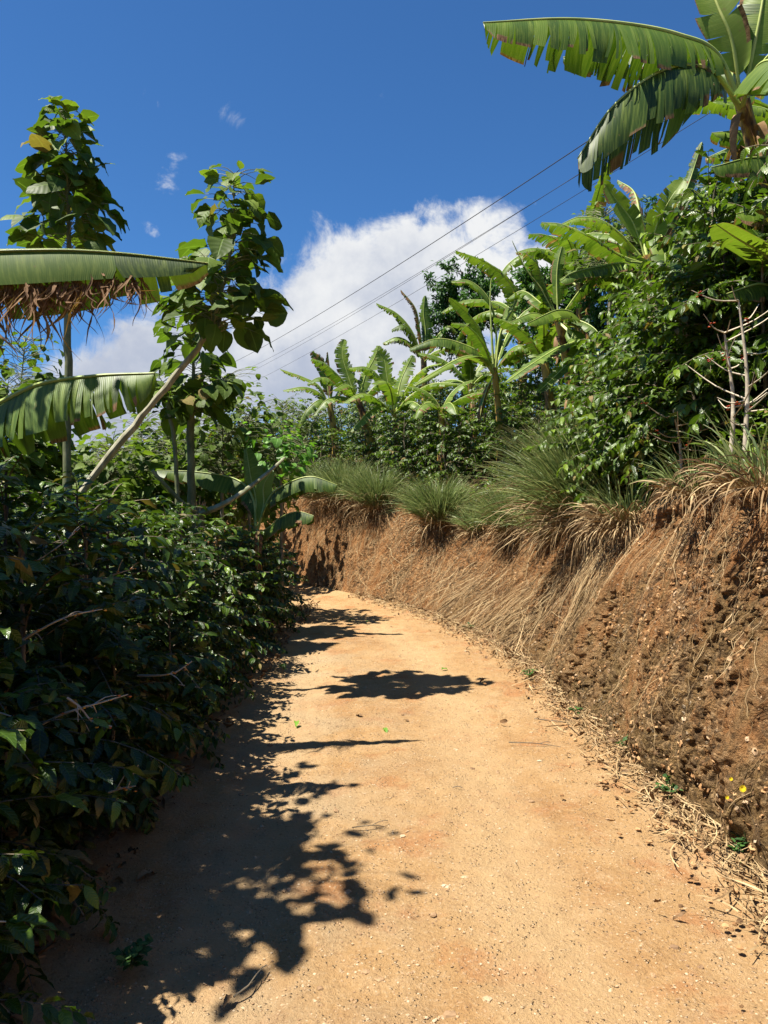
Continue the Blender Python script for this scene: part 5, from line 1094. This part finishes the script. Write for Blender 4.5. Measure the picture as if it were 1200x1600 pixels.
stick(795, 1162, .35, -.3, 'long dry stalk lying on the road near the bank', .004); stick(835, 1125, .4, -.6, 'dry stalk pointing out from the foot of the bank', .004)
def weed(x, y, z, label, seed, n=40, R=.10, H=.10, flowers=0, mat=M_bright):
    rng = np.random.default_rng(seed); root = empty('weed', (x, y, z), label, 'weed', 'small weeds along the road')
    mat = M_fine; st = MB(); pos = []; fw = []
    for k in range(max(4, n // 7)):
        a = rng.random() * 6.28; e = np.array([R * math.cos(a) * rng.random(), R * math.sin(a) * rng.random(), H * (.4 + .8 * rng.random())]); c = catmull([[0, 0, -.01], e * .5 + [0, 0, .02], e], 6); tube(st, c, np.linspace(.0022, .001, 6), 3, .4)
        for j in range(7): pos.append(c[rng.integers(1, 6)]); fw.append([rng.standard_normal(), rng.standard_normal(), .4])
    st.build('stalks', M_green_stem, root); k = len(pos); fo = MB(); scatter(fo, [leaf_tmpl(4, .28, .45, .2, .5, .1)], pos, fw, np.tile([0, 0, 1.], (k, 1)) + .3 * rng.standard_normal((k, 3)), .018 + .028 * rng.random(k), rng.random(k), np.zeros(k), rng); fo.build('foliage', mat, root)
    return root
for k, (px, py, lab, n, R, H) in enumerate([(205, 1525, 'low green weed at the edge of the road near the bottom left', 110, .11, .06), (1190, 1362, 'leafy weed at the foot of the bank by the right edge', 120, .12, .14), (1050, 1262, 'weed at the foot of the bank below the yellow flowers', 80, .12, .10),
                                         (985, 1190, 'thin weed climbing the foot of the bank', 50, .08, .16), (905, 1128, 'small weed in the leaf litter of the bank', 40, .09, .07), (830, 1065, 'tuft of green weed beside the far part of the litter', 60, .14, .08), (740, 990, 'weed under the draped straw', 50, .12, .10), (443, 1052, 'small weed at the foot of the far hedge', 40, .1, .06)]):
    x, y = gpt(px, py); s0 = s_of_y(y); F, G, Nn = foot(np.array([s0])); xx = min(x, F[0, 0] + .03); weed(xx, y, .03, lab, 400 + k, n, R, H, mat=M_fine if k == 0 else M_bright)
# yellow flowers
s0 = s_of_y(3.25); p0 = bank_pt(np.array([s0]), np.array([.10]))[0]; root = empty('flowering_weed', tuple(p0), 'spindly weed with three small yellow flowers at the foot of the bank', 'flower')
st = MB(); fl = MB()
for (px, py) in ((1160, 1232), (1142, 1217), (1136, 1246)):
    e = P(px, py, 3.0) - p0; e2 = e; tube(st, catmull([[0, 0, 0], e2 * .5 + [.01, 0, .02], e2], 8), np.linspace(.002, .001, 8), 4, .8)
    big = .011 if px == 1160 else .006
    for a in np.linspace(0, 2 * PI, 13, endpoint=False): scatter(fl, [leaf_tmpl(2, .3, .5, .1, .2, 0)], [e2], [[math.cos(a), -.35 + .2 * math.sin(a), math.sin(a)]], [[0, -1., .3]], [big * 1.4], [.6], [0.], rng)
st.build('stalks', M_pale, root); fl.build('petals', M_flower, root)
print('objects', len(bpy.data.objects))
